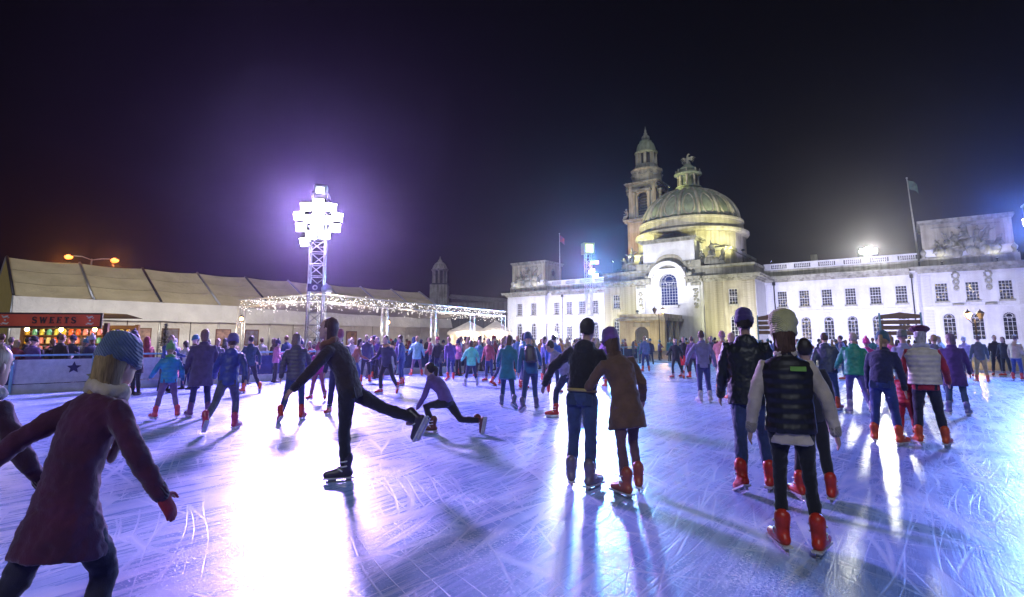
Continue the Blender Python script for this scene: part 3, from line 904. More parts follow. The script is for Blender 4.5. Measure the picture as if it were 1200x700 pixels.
# ---------------------------------------------------------------- marquee on the left
TD = Vector((.66, .751, 0)); TP = Vector((-.751, .66, 0))
tent = empty('marquee', (-31.1, 34, -.06), math.atan2(TD.y, TD.x), 'long white marquee with a pale olive pitched roof tinted with painted lamplight along the left', 'tent')
def canvas(name, c1, c2, rough=.6):
    m, nt, b = new_mat(name)
    tc = nn(nt, 'ShaderNodeTexCoord')
    n = nn(nt, 'ShaderNodeTexNoise', i_Scale=.7, i_Detail=6); nt.links.new(tc.outputs['Object'], n.inputs['Vector'])
    nt.links.new(ramp(nt, n.outputs[0], [(.35, c2), (.65, c1)]), b.inputs['Base Color'])
    w = nn(nt, 'ShaderNodeTexNoise', i_Scale=1.6, i_Detail=4, i_Distortion=1.2); nt.links.new(tc.outputs['Object'], w.inputs['Vector'])
    bp = nn(nt, 'ShaderNodeBump', i_Strength=.6, i_Distance=.15); nt.links.new(w.outputs[0], bp.inputs['Height']); nt.links.new(bp.outputs[0], b.inputs['Normal'])
    b.inputs['Roughness'].default_value = rough
    return m
M_roof_warm = canvas('roof_canvas_warm_lit', (.58, .50, .32), (.46, .39, .24))  # warm lamplight on the roof is put into the canvas colour
M_canvas = canvas('white_canvas', (.70, .69, .70), (.55, .54, .56))
L_T, EV, RG, HW = 36.5, 4.5, 7.45, 5.4
nb = 9
slope_m = None
for i in range(nb):
    x0 = i*L_T/nb; x1 = x0+L_T/nb
    # each roof panel sags a little between the arches; three strips with seams
    for side in (0, 1):
        for k in range(3):
            m = MB(); vs = []; fs = []
            N = 6
            for a in range(N+1):
                for b_ in range(5):
                    t = (k + .012 + .976*b_/4)/3.0
                    x = x0+.05 + (x1-x0-.1)*a/N
                    y = HW*t if side == 0 else 2*HW-HW*t
                    z = EV + (RG-EV)*t - .10*math.sin(PI*a/N) - .03*math.sin(PI*b_/4)
                    vs.append((x, y, z))
            for a in range(N):
                for b_ in range(4):
                    q = a*5+b_
                    fs.append((q, q+5, q+6, q+1) if side == 0 else (q, q+1, q+6, q+5))
            m.add(vs, fs, True)
            m.build('roof_panel', M_roof_warm, tent)
for i in range(nb+1):
    x = i*L_T/nb
    for s0, s1 in ((((x, 0, 0), (x, 0, EV))), (((x, 2*HW, 0), (x, 2*HW, EV)))): MB().rod(s0, s1, .07, 6).build('upright', M_alu, tent)
    MB().rod((x, -.03, EV+.03), (x, HW, RG+.05), .085, 6).build('arch_beam', M_black if i in (0, 2, 4) else M_alu, tent)
    MB().rod((x, HW, RG+.05), (x, 2*HW, EV+.03), .085, 6).build('arch_beam', M_alu, tent)
for i in range(nb):
    x0 = i*L_T/nb; x1 = x0+L_T/nb
    # puckered white valance under the eave, and wall panels below
    m = MB(); vs = []; fs = []; N = 24
    for a in range(N+1):
        for b_ in range(4):
            t = b_/3
            x = x0 + (x1-x0)*a/N
            vs.append((x, -.10 - .42*t - .03*math.sin(a*1.9+i)*t - .015*math.sin(a*4.3), EV - .04 - (EV-3.15)*t - .04*math.sin(PI*a/N)*t))
    for a in range(N):
        for b_ in range(3):
            q = a*4+b_; fs.append((q, q+1, q+5, q+4))
    m.add(vs, fs, True); m.build('valance', M_canvas, tent)
    for k in range(2):
        xa = x0+.08+k*(x1-x0)/2; xb = xa+(x1-x0)/2-.06
        MB().box(xa, xb, -.02, .02, .02, 3.3).build('wall_panel', M_canvas, tent)
m = MB().add([(-.02, 0, 0), (-.02, 2*HW, 0), (-.02, 2*HW, EV), (-.02, HW, RG), (-.02, 0, EV)], [(0, 4, 3, 2, 1)]); m.build('gable', surf('gable_canvas_yellow_lit', (.55, .42, .12), (.45, .33, .08), 2, .6, .2), tent)  # near gable canvas coloured yellow for the light falling on it
m = MB().add([(L_T+.02, 0, 0), (L_T+.02, 2*HW, 0), (L_T+.02, 2*HW, EV), (L_T+.02, HW, RG), (L_T+.02, 0, EV)], [(0, 1, 2, 3, 4)]); m.build('gable', M_canvas, tent)
for x in (6.5, 8.3, 12.0, 14.2, 20.5, 23.5):     # posters on the wall
    f = MB().box(x, x+1.15, -.07, -.03, 1.3, 2.6).build('poster_board', surf('poster_frame', (.16, .07, .04), None, 6, .6, .1), tent)
    MB().box(x+.08, x+1.07, -.078, -.072, 1.38, 2.52).build('poster', surf('poster_%d' % int(x), ((.5, .3, .25), (.35, .2, .15), (.2, .2, .3), (.5, .45, .4), (.3, .12, .1), (.45, .25, .12))[int(x) % 6], (.1, .06, .06), 3.5, .6, 0), f)

# ---------------------------------------------------------------- fairy-lit truss canopy in front of the marquee
C0 = Vector((-10.43, 30, 0)); C1 = Vector((-16.85, 34.1, 0)); C2 = Vector((-.75, 48, 0)); C3 = C1 + C2 - C0
can = empty('truss_canopy', (C0.x, C0.y, -.06), 0, 'square truss canopy wrapped in white fairy lights before the marquee', 'canopy')
def box_truss(a, b, w, bay, parent, name='truss_beam'):
    a = Vector(a); b = Vector(b); d = (b-a); L = d.length; d.normalize()
    up = Vector((0, 0, 1)) if abs(d.z) < .9 else Vector((1, 0, 0))
    u = d.cross(up).normalized(); v = u.cross(d)
    cs = [u*x*w/2+v*y*w/2 for x, y in ((-1, -1), (1, -1), (1, 1), (-1, 1))]
    m = MB()
    for c in cs: m.rod(a+c, b+c, .028, 6)
    n = max(1, int(L/bay))
    for k in range(n):
        for q in range(4):
            p, r = cs[q], cs[(q+1) % 4]
            if (k+q) % 2: p, r = r, p
            m.rod(a+d*(L*k/n)+p, a+d*(L*(k+1)/n)+r, .016, 5)
    return m.build(name, M_alu, parent)
TOPZ = 4.0
q0, q1, q2, q3 = [c - C0 for c in (C0, C1, C2, C3)]
up4 = Vector((0, 0, TOPZ))
for a, b in ((q0, q1), (q0, q2), (q1, q3), (q2, q3)): box_truss(a+up4, b+up4, .42, .45, can)
for c in (q0, q1, q2, q3, (q0+q2)/2, (q0+q2)*.25, (q0+q2)*.75): box_truss(c+Vector((0, 0, 0)), c+up4-Vector((0, 0, .25)), .34, .45, can, 'truss_post')
g_fairy = glow('fairy', (1.0, .93, .88), 5)
fl = MB()
def bead(p, r):
    fl.add([p+Vector((r,0,0)), p+Vector((-r,0,0)), p+Vector((0,r,0)), p+Vector((0,-r,0)), p+Vector((0,0,r)), p+Vector((0,0,-r))],
           [(0,2,4),(2,1,4),(1,3,4),(3,0,4),(2,0,5),(1,2,5),(3,1,5),(0,3,5)])
for a, b, n in ((q0, q1, 230), (q0, q2, 700)):
    for k in range(n):
        t = rnd.random()
        p = a.lerp(b, t) + up4 + Vector((rnd.uniform(-.3, .3), rnd.uniform(-.3, .3), rnd.uniform(-.75, .3)*rnd.random()**.5))
        bead(p, rnd.uniform(.012, .028))
tag(fl.build('fairy_lights', g_fairy, can), 'dense string of tiny white fairy lights', kind='stuff')
for i, t in enumerate((.12, .37, .62, .88)):
    point(can, q0.lerp(q2, t)+Vector((-.4, 1.0, 3.6)), 260, (1.0, .80, .62), .5)
point(can, q0.lerp(q1, .5)+Vector((.5, .6, 3.6)), 200, (1.0, .85, .75), .5)
# white lining under the canopy roof
m = MB(); vs = []; fs = []; N = 14
for a in range(N+1):
    for b_ in range(7):
        p = q0.lerp(q2, a/N).lerp(q1.lerp(q3, a/N), b_/6) + Vector((0, 0, 3.72+.25*math.sin(PI*b_/6)-.04*math.sin(a*2.2)))
        vs.append(tuple(p))
for a in range(N):
    for b_ in range(6):
        q = a*7+b_; fs.append((q, q+7, q+8, q+1))
m.add(vs, fs, True); m.build('roof_lining', M_canvas, can)
def wall_lantern(px, py, Y, label):
    p = P(px, py, Y)
    t = empty('post_lamp', (p.x, p.y, p.z-.2), 0, label, 'lamp')
    m = MB(); m.lathe([(.03, 0), (.12, .05), (.14, .08)], n=12); m.build('bracket', M_black, t)
    MB().ell((0, 0, .2), .11, .11, .12, 10, 8).build('bulb', glow('amber', (1, .45, .08), 7), t)
    MB().lathe([(.16, .32), (.1, .4), (.02, .46)], n=12).build('cap', M_black, t)
    point(t, (0, -.25, .2), 120, (1, .6, .25), .12)
wall_lantern(283, 374, 33.5, 'amber lamp on the left canopy post near the marquee')
wall_lantern(455, 378, 36.5, 'amber lamp on the canopy post right of the truss tower')

# ---------------------------------------------------------------- sweets stall
stall = empty('sweets_stall', (-17.6, 20.6, -.06), R(8), 'sweets stall with a red sign board and a glowing yellow counter', 'market stall')
wood = surf('stall_wood', (.16, .08, .035), (.08, .04, .02), 4, .7, .2, stretch=(1, 6, 6))
M_red = surf('sign_red', (.72, .10, .035), (.60, .075, .03), 3, .5, .05)
W2 = 2.15
for x in (-W2, W2):
    for y in (.1, 2.3): MB().box(x-.07, x+.07, y-.07, y+.07, 0, 2.35).build('corner_post', wood, stall)
for k in range(8):
    MB().box(-W2, W2, 2.42, 2.46, .02+k*.29, .29+k*.29).build('back_plank', wood, stall)
for k in range(4):
    MB().box(-W2+.09, W2-.09, .04, .08, .05+k*.25, .28+k*.25).build('front_plank', wood, stall)
MB().box(-W2-.1, W2+.1, -.28, .5, 1.06, 1.12).build('counter', wood, stall)
rf = MB(); rf.add([(-W2-.25, -.4, 2.705), (W2+.1, -.4, 2.705), (W2+.1, 1.2, 2.74), (-W2-.25, 1.2, 2.74), (W2+.1, 2.5, 2.6), (-W2-.25, 2.5, 2.6)], [(0,1,2,3), (3,2,4,5)]); rf.build('roof', surf('stall_roof', (.05,.04,.04), None, 3, .7, .2), stall)
sg = MB().box(-W2-.2, W2+.12, -.46, -.40, 2.14, 2.70).build('sign_frame', surf('sign_frame_dark', (.03, .012, .01), None, 6, .5, .05), stall)
MB().box(-W2-.12, W2+.05, -.475, -.463, 2.21, 2.64).build('sign_board', M_red, sg)
def letters(word, h, th, gap, serif=True):
    """serif capitals from strokes, in the x-z plane"""
    m = MB(); x = 0.0
    def bar(x0, z0, x1, z1, t):
        d = Vector((x1-x0, 0, z1-z0)); L = d.length
        m.cbox(((x0+x1)/2, 0, (z0+z1)/2), t, .012, L, Matrix.Rotation(math.atan2(d.x, d.z), 4, 'Y'))
    for ch in word:
        if ch in 'ET':
            w = h*.62
            cx = x+th/2 if ch == 'E' else x+w/2
            m.box(cx-th/2, cx+th/2, -.006, .006, 0, h)
            m.box(cx-th, cx+th, -.0065, .0065, 0, th*.3) if ch == 'T' else None
            m.box(x, x+w, -.007, .007, h-th*.45, h)
            if ch == 'E':
                m.box(x-th*.3, x+w, -.007, .007, 0, th*.45); m.box(x, x+w*.75, -.007, .007, h*.48, h*.48+th*.42)
                m.box(x+w-th*.35, x+w, -.008, .008, 0, h*.2); m.box(x+w-th*.35, x+w, -.008, .008, h*.8, h); m.box(x+w*.75-th*.3, x+w*.75, -.008, .008, h*.4, h*.62)
            else:
                m.box(x, x+th*.35, -.008, .008, h*.78, h); m.box(x+w-th*.35, x+w, -.008, .008, h*.78, h)
        elif ch == 'W':
            w = h*1.05
            bar(x+w*.08, h, x+w*.3, 0, th); bar(x+w*.3, 0, x+w*.5, h*.95, th*.5); bar(x+w*.5, h*.95, x+w*.7, 0, th); bar(x+w*.7, 0, x+w*.92, h, th*.5)
            m.box(x-.01, x+w*.2, -.008, .008, h-th*.3, h); m.box(x+w*.8, x+w+.01, -.008, .008, h-th*.3, h)
        elif ch == 'S':
            w = h*.58; pts = []
            for k in range(9):
                a = R(20+k*(250/8)); pts.append((x+w/2+math.cos(a)*w*.45, h*.74+math.sin(a)*h*.23))
            for k in range(9):
                a = R(90-k*(250/8)); pts.append((x+w/2+math.cos(a)*w*.48, h*.26+math.sin(a)*h*.23))
            for k in range(len(pts)-1):
                t = th*(.55+.5*math.exp(-((k-8.5)/4)**2))
                d = Vector((pts[k+1][0]-pts[k][0], 0, pts[k+1][1]-pts[k][1]))
                if d.length < 1e-4: continue
                m.cbox(((pts[k][0]+pts[k+1][0])/2, 0, (pts[k][1]+pts[k+1][1])/2), t, .012+.0004*k, d.length*1.35, Matrix.Rotation(math.atan2(d.x, d.z), 4, 'Y'))
            m.box(pts[0][0]-th*.2, pts[0][0]+th*.15, -.008, .008, h*.74, h*.95); m.box(pts[-1][0]-th*.15, pts[-1][0]+th*.2, -.008, .008, h*.05, h*.27)
        x += w + gap
    return m, x-gap
ink = surf('sign_ink', (.02, .01, .01), None, 10, .6, 0)
lm, lw = letters('SWEETS', .23, .055, .10)
lm.build('lettering', ink, sg, loc=(.5-lw/2+.17, -.49, 2.315))
# the small wrapped-sweet emblems either side of the word
for x in (-.95, W2-.28):
    m = MB()
    m.ell((0, 0, .12), .10, .006, .035, 12, 6, Matrix.Rotation(R(-20), 3, 'Y')); m.ell((0, 0, .0), .035, .006, .03, 10, 6); m.ell((0, 0, -.12), .10, .006, .03, 12, 6, Matrix.Rotation(R(15), 3, 'Y'))
    for sx, z, r_ in ((-.1, .15, 25), (.1, .09, -30), (-.1, -.14, 20), (.1, -.10, -25)):
        m.cbox((sx, 0, z), .06, .01, .03, (0, R(r_), 0))
    m.build('sweet_emblem', surf('emblem_white', (.75, .7, .65), None, 10, .6, 0), sg, loc=(x, -.485, 2.42))
for x in (-1.1, .1, 1.3):
    b_ = MB().ell((0, 0, 0), .07, .07, .08, 10, 8).build('bulb', glow('stall_warm', (1, .72, .22), 30), stall, loc=(x, .9, 2.12))
    point(stall, (x, .75, 2.0), 90, (1, .66, .2), .1)
# jars and bags of sweets on the shelves
jar_m = MB().lathe([(.08, 0), (.085, .02), (.085, .18), (.06, .21), (.06, .24)], n=10).mesh('jar')
for r_ in range(3):
    MB().box(-W2+.1, W2-.1, 2.0, 2.35, 1.2+r_*.34, 1.225+r_*.34).build('shelf', wood, stall)
ORD = ['first', 'second', 'third', 'fourth', 'fifth', 'sixth', 'seventh', 'eighth', 'ninth', 'tenth', 'eleventh', 'twelfth', 'thirteenth', 'fourteenth', 'fifteenth']
HN = ['red', 'yellow', 'teal', 'pink', 'lime', 'orange', 'purple', 'cream']
hues = [(.7, .12, .05), (.75, .5, .06), (.1, .45, .5), (.7, .25, .4), (.6, .6, .15), (.75, .35, .08), (.3, .1, .4), (.7, .65, .55)]
for r_ in range(3):
    for k in range(15):
        c = rnd.choice(hues)
        o = link('sweet_jar', jar_m, surf('jar_%.2f%.2f' % c[:2], c, tuple(x*.6 for x in c), 25, .3, .1), None, loc=stall.matrix_basis @ Vector((-1.9+k*.27, 2.15, 1.228+r_*.34)))
        o.location = Matrix.Translation(stall.location) @ Matrix.Rotation(stall.rotation_euler[2], 4, 'Z') @ Vector((-1.9+k*.27, 2.15, 1.228+r_*.34))
        tag(o, '%s jar of sweets, %s from the left on the %s stall shelf' % (HN[hues.index(c)], ORD[k], ('bottom', 'middle', 'top')[r_]), 'jar', 'sweet jars on the stall shelves')

# ---------------------------------------------------------------- lit white huts past the canopy
for px, Y, w, lab in ((548, 55, 3.6, 'small white lit hut behind the right end of the fairy lit canopy'), (580, 53, 2.6, 'narrow white lit hut next to the left pavilion')):
    p = P(px, 400, Y)
    t = empty('market_hut', (p.x, p.y, -.06), R(-4), lab, 'market stall')
    for x in (-w/2, w/2):
        MB().box(x-.06, x+.06, -.06, .06, 0, 2.6).build('corner_post', M_alu, t)
        MB().box(x-.02, x+.02, .07, 2.4, 0, 2.6).build('side_wall', M_canvas, t)
    MB().box(-w/2, w/2, 2.4, 2.44, 0, 2.6).build('back_wall', M_canvas, t)
    MB().box(-w/2+.07, w/2-.07, -.03, .03, .02, 1.0).build('front_panel', M_white, t)
    MB().box(-w/2-.1, w/2+.1, -.3, .4, 1.02, 1.08).build('counter', wood, t)
    m = MB(); m.add([(-w/2-.2, -.3, 2.6), (w/2+.2, -.3, 2.6), (w/2+.2, 2.7, 2.6), (-w/2-.2, 2.7, 2.6), (0, 1.2, 3.7)], [(0,1,4), (1,2,4), (2,3,4), (3,0,4)]); m.build('roof', M_canvas, t)
    MB().box(-w/2-.2, w/2+.2, -.33, -.3, 2.3, 2.62).build('valance', M_canvas, t)
    for x in (-w*.3, 0, w*.3):
        MB().ell((x, .4, 2.25), .08, .08, .09, 8, 6).build('bulb', glow('hut_warm', (1, .7, .35), 14), t)
    point(t, (0, .6, 2.2), 420, (1, .72, .42), .3)
    point(t, (0, -.9, 2.4), 300, (1, .80, .6), .3)

# ---------------------------------------------------------------- street lamp behind the marquee
sl = P(108, 300, 52)
t = empty('street_lamp', (sl.x, sl.y, -.06), R(20), 'tall street lamp with two orange heads behind the marquee roof', 'street lamp')
MB().lathe([(.14, 0), (.12, .8), (.09, .9), (.07, 9.5)], n=10).build('pole', M_alu, t)
for sd, dz in ((-1, .1), (1, -.05)):
    MB().tube([(0, 0, 9.4), (sd*.8, 0, 9.6+dz), (sd*1.6, 0, 9.62+dz)], .05, 6).build('arm', M_alu, t)
    h = MB().ell((sd*1.85, 0, 9.62+dz), .42, .17, .10, 12, 8).build('lamp_head', M_black, t)
    MB().ell((sd*1.85, 0, 9.50+dz), .36, .24, .24, 12, 8).build('lens', glow('sodium', (1, .24, .012), 3.2), h)
    spot(t, (sd*1.85, -.5, 9.1+dz), (.55, -.75, -.2), 2200, (1, .34, .04), 120, .8, .2)

# ---------------------------------------------------------------- twin-headed lanterns
def lantern(px, py, Y, left_on, label):
    p = P(px, py, Y)
    hgt = p.z
    t = empty('lantern_post', (p.x, p.y, -.06), 0, label, 'street lamp')
    MB().lathe([(.16, 0), (.14, .5), (.07, .6), (.055, hgt-.4), (.08, hgt-.35), (.03, hgt-.1)], n=10).build('post', M_black, t)
    MB().tube([(-.55, 0, hgt-.15), (-.3, 0, hgt-.4), (0, 0, hgt-.45), (.3, 0, hgt-.4), (.55, 0, hgt-.15)], .03, 6).build('cross_arm', M_black, t)
    for sd, on in ((-1, left_on), (1, not left_on)):
        h = MB(); x = sd*.55
        h.lathe([(.08, hgt-.14), (.1, hgt-.1)], n=6, c=(x, 0, 0)); h.lathe([(.33, hgt+.42), (.2, hgt+.56), (.06, hgt+.66), (.03, hgt+.8)], n=6, c=(x, 0, 0), smooth=False)
        for k in range(6):
            a = k*PI/3; h.rod((x+.1*math.cos(a), .1*math.sin(a), hgt-.1), (x+.3*math.cos(a), .3*math.sin(a), hgt+.42), .015, 4)
        h = h.build('lantern_head', M_black, t)
        gl = glow('lantern_on', (1, .26, .03), 3.5) if on else surf('lantern_glass', (.06, .06, .06), None, 5, .15, 0)
        MB().lathe([(.095, hgt-.08), (.285, hgt+.4)], n=6, c=(x, 0, 0), smooth=False).build('glass', gl, h)
        if on: point(t, (x, -.5, hgt+.15), 500, (1, .55, .18), .2)
lantern(772, 366, 72, False, 'twin headed lantern post with lit right head by the entrance porch')
lantern(1142, 372, 48, True, 'twin headed lantern post with lit left head before the right pavilion')

# ---------------------------------------------------------------- slatted notice boards
wood2 = surf('board_wood', (.32, .19, .12), (.20, .11, .07), 3, .7, .2, stretch=(1, 8, 8))
def notice(px, Y, w, y0, y1, label):
    pt = P(px, y0, Y); pb = P(px, y1, Y)
    t = empty('notice_board', (pt.x, pt.y, -.06), math.atan2(-pt.x, pt.y)*.6, label, 'sign')
    for sd in (-1, 1): MB().box(sd*(w/2+.06)-.05, sd*(w/2+.06)+.05, -.06, .06, 0, pt.z+.02).build('post', M_bluewhite if True else M_black, t)
    n = 4; hh = (pt.z-pb.z)/n
    for k in range(n):
        z0 = pb.z+k*hh
        if k < n-1: MB().box(-w/2, w/2, -.03, .03, z0, z0+hh*.74).build('slat', wood2, t)
        else: MB().prism([(-w/2, z0), (w/2, z0), (w/2, z0+hh*.7), (w*.12, z0+hh*1.0), (0, z0+hh*1.18), (-w*.12, z0+hh*1.0), (-w/2, z0+hh*.7)], -.03, .03).build('slat', wood2, t)
notice(1054, 38, 2.3, 366, 392, 'large slatted brown notice board with pale blue posts before the wing')
notice(900, 52, 1.8, 369, 391, 'smaller slatted brown notice board beside the domed centre block')

# ---------------------------------------------------------------- low floodlights behind the crowd, shining at the rink
def stand_flood(px, py, Y, c, e, watts, size, label, col):
    p = P(px, py, Y)
    t = empty('floodlight', (p.x, p.y, -.06), 0, label, 'floodlight')
    MB().rod((0, 0, 0), (0, 0, p.z-.1), .04, 8).build('mast', M_black, t)
    d = (Vector((0, 0, 1.2)) - p).normalized()
    flood_part(t, (0, -.1, p.z), d, glow(label[:12], c, e), size, 'head')
    spot(t, Vector((0, -.1, p.z)) + d*.45, d, watts, col, 80, .7, .6)
    return t
stand_flood(668, 377, 60, (1, .98, 1), 170, 12000, 1.0, 'brightest white floodlight on a low mast behind the far crowd', (.9, .9, 1))
stand_flood(640, 374, 63, (1, .72, .4), 40, 7000, .8, 'warm floodlight on a low mast left of the brightest one', (1, .8, .55))
stand_flood(650, 392, 58, (1, .95, .8), 120, 4000, .5, 'small low white floodlight between the two far masts', (1, .9, .8))

# ================================================================ CITY HALL: x runs along the front, -y is outwards, z up
FANG = 36.157
CH = empty('city_hall', (0, 138.19, -.06), R(-FANG), 'pale stone city hall with green dome, clock tower and two storeys of windows', 'building')
S_lit = stone('portland_stone', (.70, .70, .70), (.56, .55, .55), .16)
S_old = stone('weathered_stone', (.40, .39, .31), (.20, .20, .15), .75)
S_warm = stone('warm_stone', (.50, .46, .34), (.34, .31, .21), .55)
S_lead = stone('dome_lead', (.36, .40, .26), (.23, .27, .17), .5)
S_dark = surf('slate_roof', (.05, .055, .05), (.03, .03, .03), 2, .6, .2)
def pane_material():
    m, nt, b = new_mat('window_glass_glow')
    tc = nn(nt, 'ShaderNodeTexCoord'); oi = nn(nt, 'ShaderNodeObjectInfo')
    ad = nn(nt, 'ShaderNodeVectorMath', operation='ADD')
    nt.links.new(tc.outputs['Object'], ad.inputs[0]); nt.links.new(oi.outputs['Location'], ad.inputs[1])
    n = nn(nt, 'ShaderNodeTexNoise', i_Scale=3.2, i_Detail=3); nt.links.new(ad.outputs[0], n.inputs['Vector'])
    b.inputs['Base Color'].default_value = (.01, .012, .02, 1); b.inputs['Roughness'].default_value = .08
    nt.links.new(ramp(nt, n.outputs[0], [(.52, (.02, .025, .05)), (.60, (.10, .08, .04)), (.70, (.9, .75, .35))]), b.inputs['Emission Color'])  # glass itself glows in warm specks, standing in for lights inside
    vr = nn(nt, 'ShaderNodeMath', operation='MULTIPLY'); nt.links.new(oi.outputs['Random'], vr.inputs[0]); vr.inputs[1].default_value = 1.3
    nt.links.new(vr.outputs[0], b.inputs['Emission Strength'])
    try: m.cycles.emission_sampling = 'NONE'
    except Exception: pass
    return m
M_pane = pane_material()
M_blueglass = surf('blue_glass', (.015, .03, .14), (.01, .02, .07), 3, .1, 0)
M_sash = surf('sash_white', (.66, .66, .68), (.52, .52, .54), 6, .5, .05)
def arch_poly(cx, w, z0, zs, n=14):
    r = w/2
    pts = [(cx-r, z0), (cx+r, z0), (cx+r, zs)]
    for k in range(1, n): pts.append((cx+r*math.cos(PI*k/n), zs+r*math.sin(PI*k/n)))
    pts.append((cx-r, zs))
    return pts
def rect_poly(cx, w, z0, z1): return [(cx-w/2, z0), (cx+w/2, z0), (cx+w/2, z1), (cx-w/2, z1)]
def wall_face(mb, x0, x1, z0, z1, y, holes, depth=.35):
    bm = bmesh.new()
    E = []
    for lp in [[(x0, z0), (x1, z0), (x1, z1), (x0, z1)]] + holes:
        vs = [bm.verts.new((a, y, c)) for a, c in lp]
        E += [bm.edges.new((vs[i], vs[(i+1) % len(vs)])) for i in range(len(vs))]
    bmesh.ops.triangle_fill(bm, use_beauty=True, use_dissolve=False, edges=E, normal=(0, -1, 0))
    bm.verts.index_update()
    mb.add([v.co[:] for v in bm.verts], [tuple(v.index for v in f.verts) if f.normal.y <= 0 else tuple(v.index for v in reversed(f.verts)) for f in bm.faces])
    bm.free()
    for lp in holes:
        n = len(lp)
        mb.add([(a, y, c) for a, c in lp]+[(a, y+depth, c) for a, c in lp], [(i, i+n, (i+1) % n+n, (i+1) % n) for i in range(n)])
WIN = {}
def window(cx, y, kind, w, z0, zs, cols, rows, pane=None, sill=True):
    """a sash window set into its opening; frame with glazing bars > pane, sill"""
    key = (kind, w, round(zs-z0, 2), cols, rows)
    H_ = zs-z0
    if key not in WIN:
        f = MB(); t = .07
        def bar(xa, xb, za, zb, yy=.0): f.box(xa, xb, -.05+yy, .05+yy, za, zb)
        bar(-w/2, -w/2+t, 0, H_); bar(w/2-t, w/2, 0, H_); bar(-w/2+t, w/2-t, 0, t)
        if kind == 'rect': bar(-w/2+t, w/2-t, H_-t, H_); bar(-w/2+t, w/2-t, H_*.5-.05, H_*.5+.05, -.02)
        else:
            n = 16; r = w/2
            for k in range(n):
                a0, a1 = PI*k/n, PI*(k+1)/n
                q = [(r*math.cos(a0), H_+r*math.sin(a0)), (r*math.cos(a1), H_+r*math.sin(a1)), ((r-t)*math.cos(a1), H_+(r-t)*math.sin(a1)), ((r-t)*math.cos(a0), H_+(r-t)*math.sin(a0))]
                f.prism(q, -.05, .05)
            bar(-w/2+t, w/2-t, H_-.04, H_+.04)
            n = 20; rr = w*.26
            for k in range(n):
                a0, a1 = 2*PI*k/n, 2*PI*(k+1)/n; c = H_+w*.12
                q = [(rr*math.cos(a0), c+rr*math.sin(a0)), (rr*math.cos(a1), c+rr*math.sin(a1)), ((rr-.05)*math.cos(a1), c+(rr-.05)*math.sin(a1)), ((rr-.05)*math.cos(a0), c+(rr-.05)*math.sin(a0))]
                f.prism(q, -.045, .045)
            for k in range(7):
                a = PI*(k+.5)/7
                f.rod((rr*math.cos(a), 0, H_+w*.12+rr*math.sin(a)), ((r-.03)*math.cos(a), 0, H_+(r-.03)*math.sin(a)), .022, 4)
        for k in range(1, cols): bar(-w/2+w*k/cols-.022, -w/2+w*k/cols+.022, t, H_-t*.5, .012)
        for k in range(1, rows): bar(-w/2+t, w/2-t, H_*k/rows-.022, H_*k/rows+.022, .014)
        pm = MB()
        poly = rect_poly(0, w-.02, .01, H_-.01) if kind == 'rect' else arch_poly(0, w-.02, .01, H_)
        pm.prism(poly, .075, .09)
        sm = MB().box(-w/2-.14, w/2+.14, -.5, .0, -.26, -.01)
        WIN[key] = (f.mesh('window'), pm.mesh('pane'), sm.mesh('sill'))
    a, b_, c = WIN[key]
    o = link('window', a, M_sash, CH, loc=(cx, y+.22, z0))
    link('pane', b_, pane or M_pane, o)
    if sill: link('sill', c, S_old, o)
    return o
def archivolt(cx, y, w, z0, zs, mat, d=.12, band=.32):
    m = MB(); n = 16; r0 = w/2+.04; r1 = r0+band
    for k in range(n):
        a0, a1 = PI*k/n, PI*(k+1)/n
        m.prism([(cx+r1*math.cos(a0), zs+r1*math.sin(a0)), (cx+r1*math.cos(a1), zs+r1*math.sin(a1)), (cx+r0*math.cos(a1), zs+r0*math.sin(a1)), (cx+r0*math.cos(a0), zs+r0*math.sin(a0))], y-d, y-.003)
    for sx in (-1, 1):
        xa, xb = sorted((cx+sx*r0, cx+sx*r1)); m.box(xa, xb, y-d, y-.003, z0, zs)
    m.box(cx-.2, cx+.2, y-d-.1, y-d-.004, zs+r0-.1, zs+r1+.25)
    return m.build('archivolt', mat, CH)
def surround(cx, y, w, z0, z1, mat, d=.1, band=.22):
    m = MB()
    m.box(cx-w/2-band, cx-w/2-.02, y-d, y-.003, z0, z1+band); m.box(cx+w/2+.02, cx+w/2+band, y-d, y-.003, z0, z1+band); m.box(cx-w/2-.02, cx+w/2+.02, y-d, y-.003, z1+.02, z1+band)
    m.box(cx-w/2-.1, cx-w/2+.12, y-d-.12, y-d-.004, z0-.75, z0-.28); m.box(cx+w/2-.12, cx+w/2+.1, y-d-.12, y-d-.004, z0-.75, z0-.28)
    return m.build('window_surround', mat, CH)
def cornice(x0, x1, y, z, mat, name='cornice', proj=1.1, ends=0):
    m = MB()
    for a, b_, zz0, zz1 in ((0, .25, -.75, -.45), (0, .5, -.45, -.2), (0, proj, -.2, .12), (0, proj+.15, .12, .3)):
        m.box(x0-(b_ if ends & 1 else 0), x1+(b_ if ends & 2 else 0), y-b_, y+.4, z+zz0, z+zz1)
    n = int((x1-x0)/.8)
    for k in range(n):
        xx = x0+(k+.5)*(x1-x0)/n
        m.box(xx-.17, xx+.17, y-proj*.85, y-.5, z-.4, z-.201)
    return m.build(name, mat, CH)
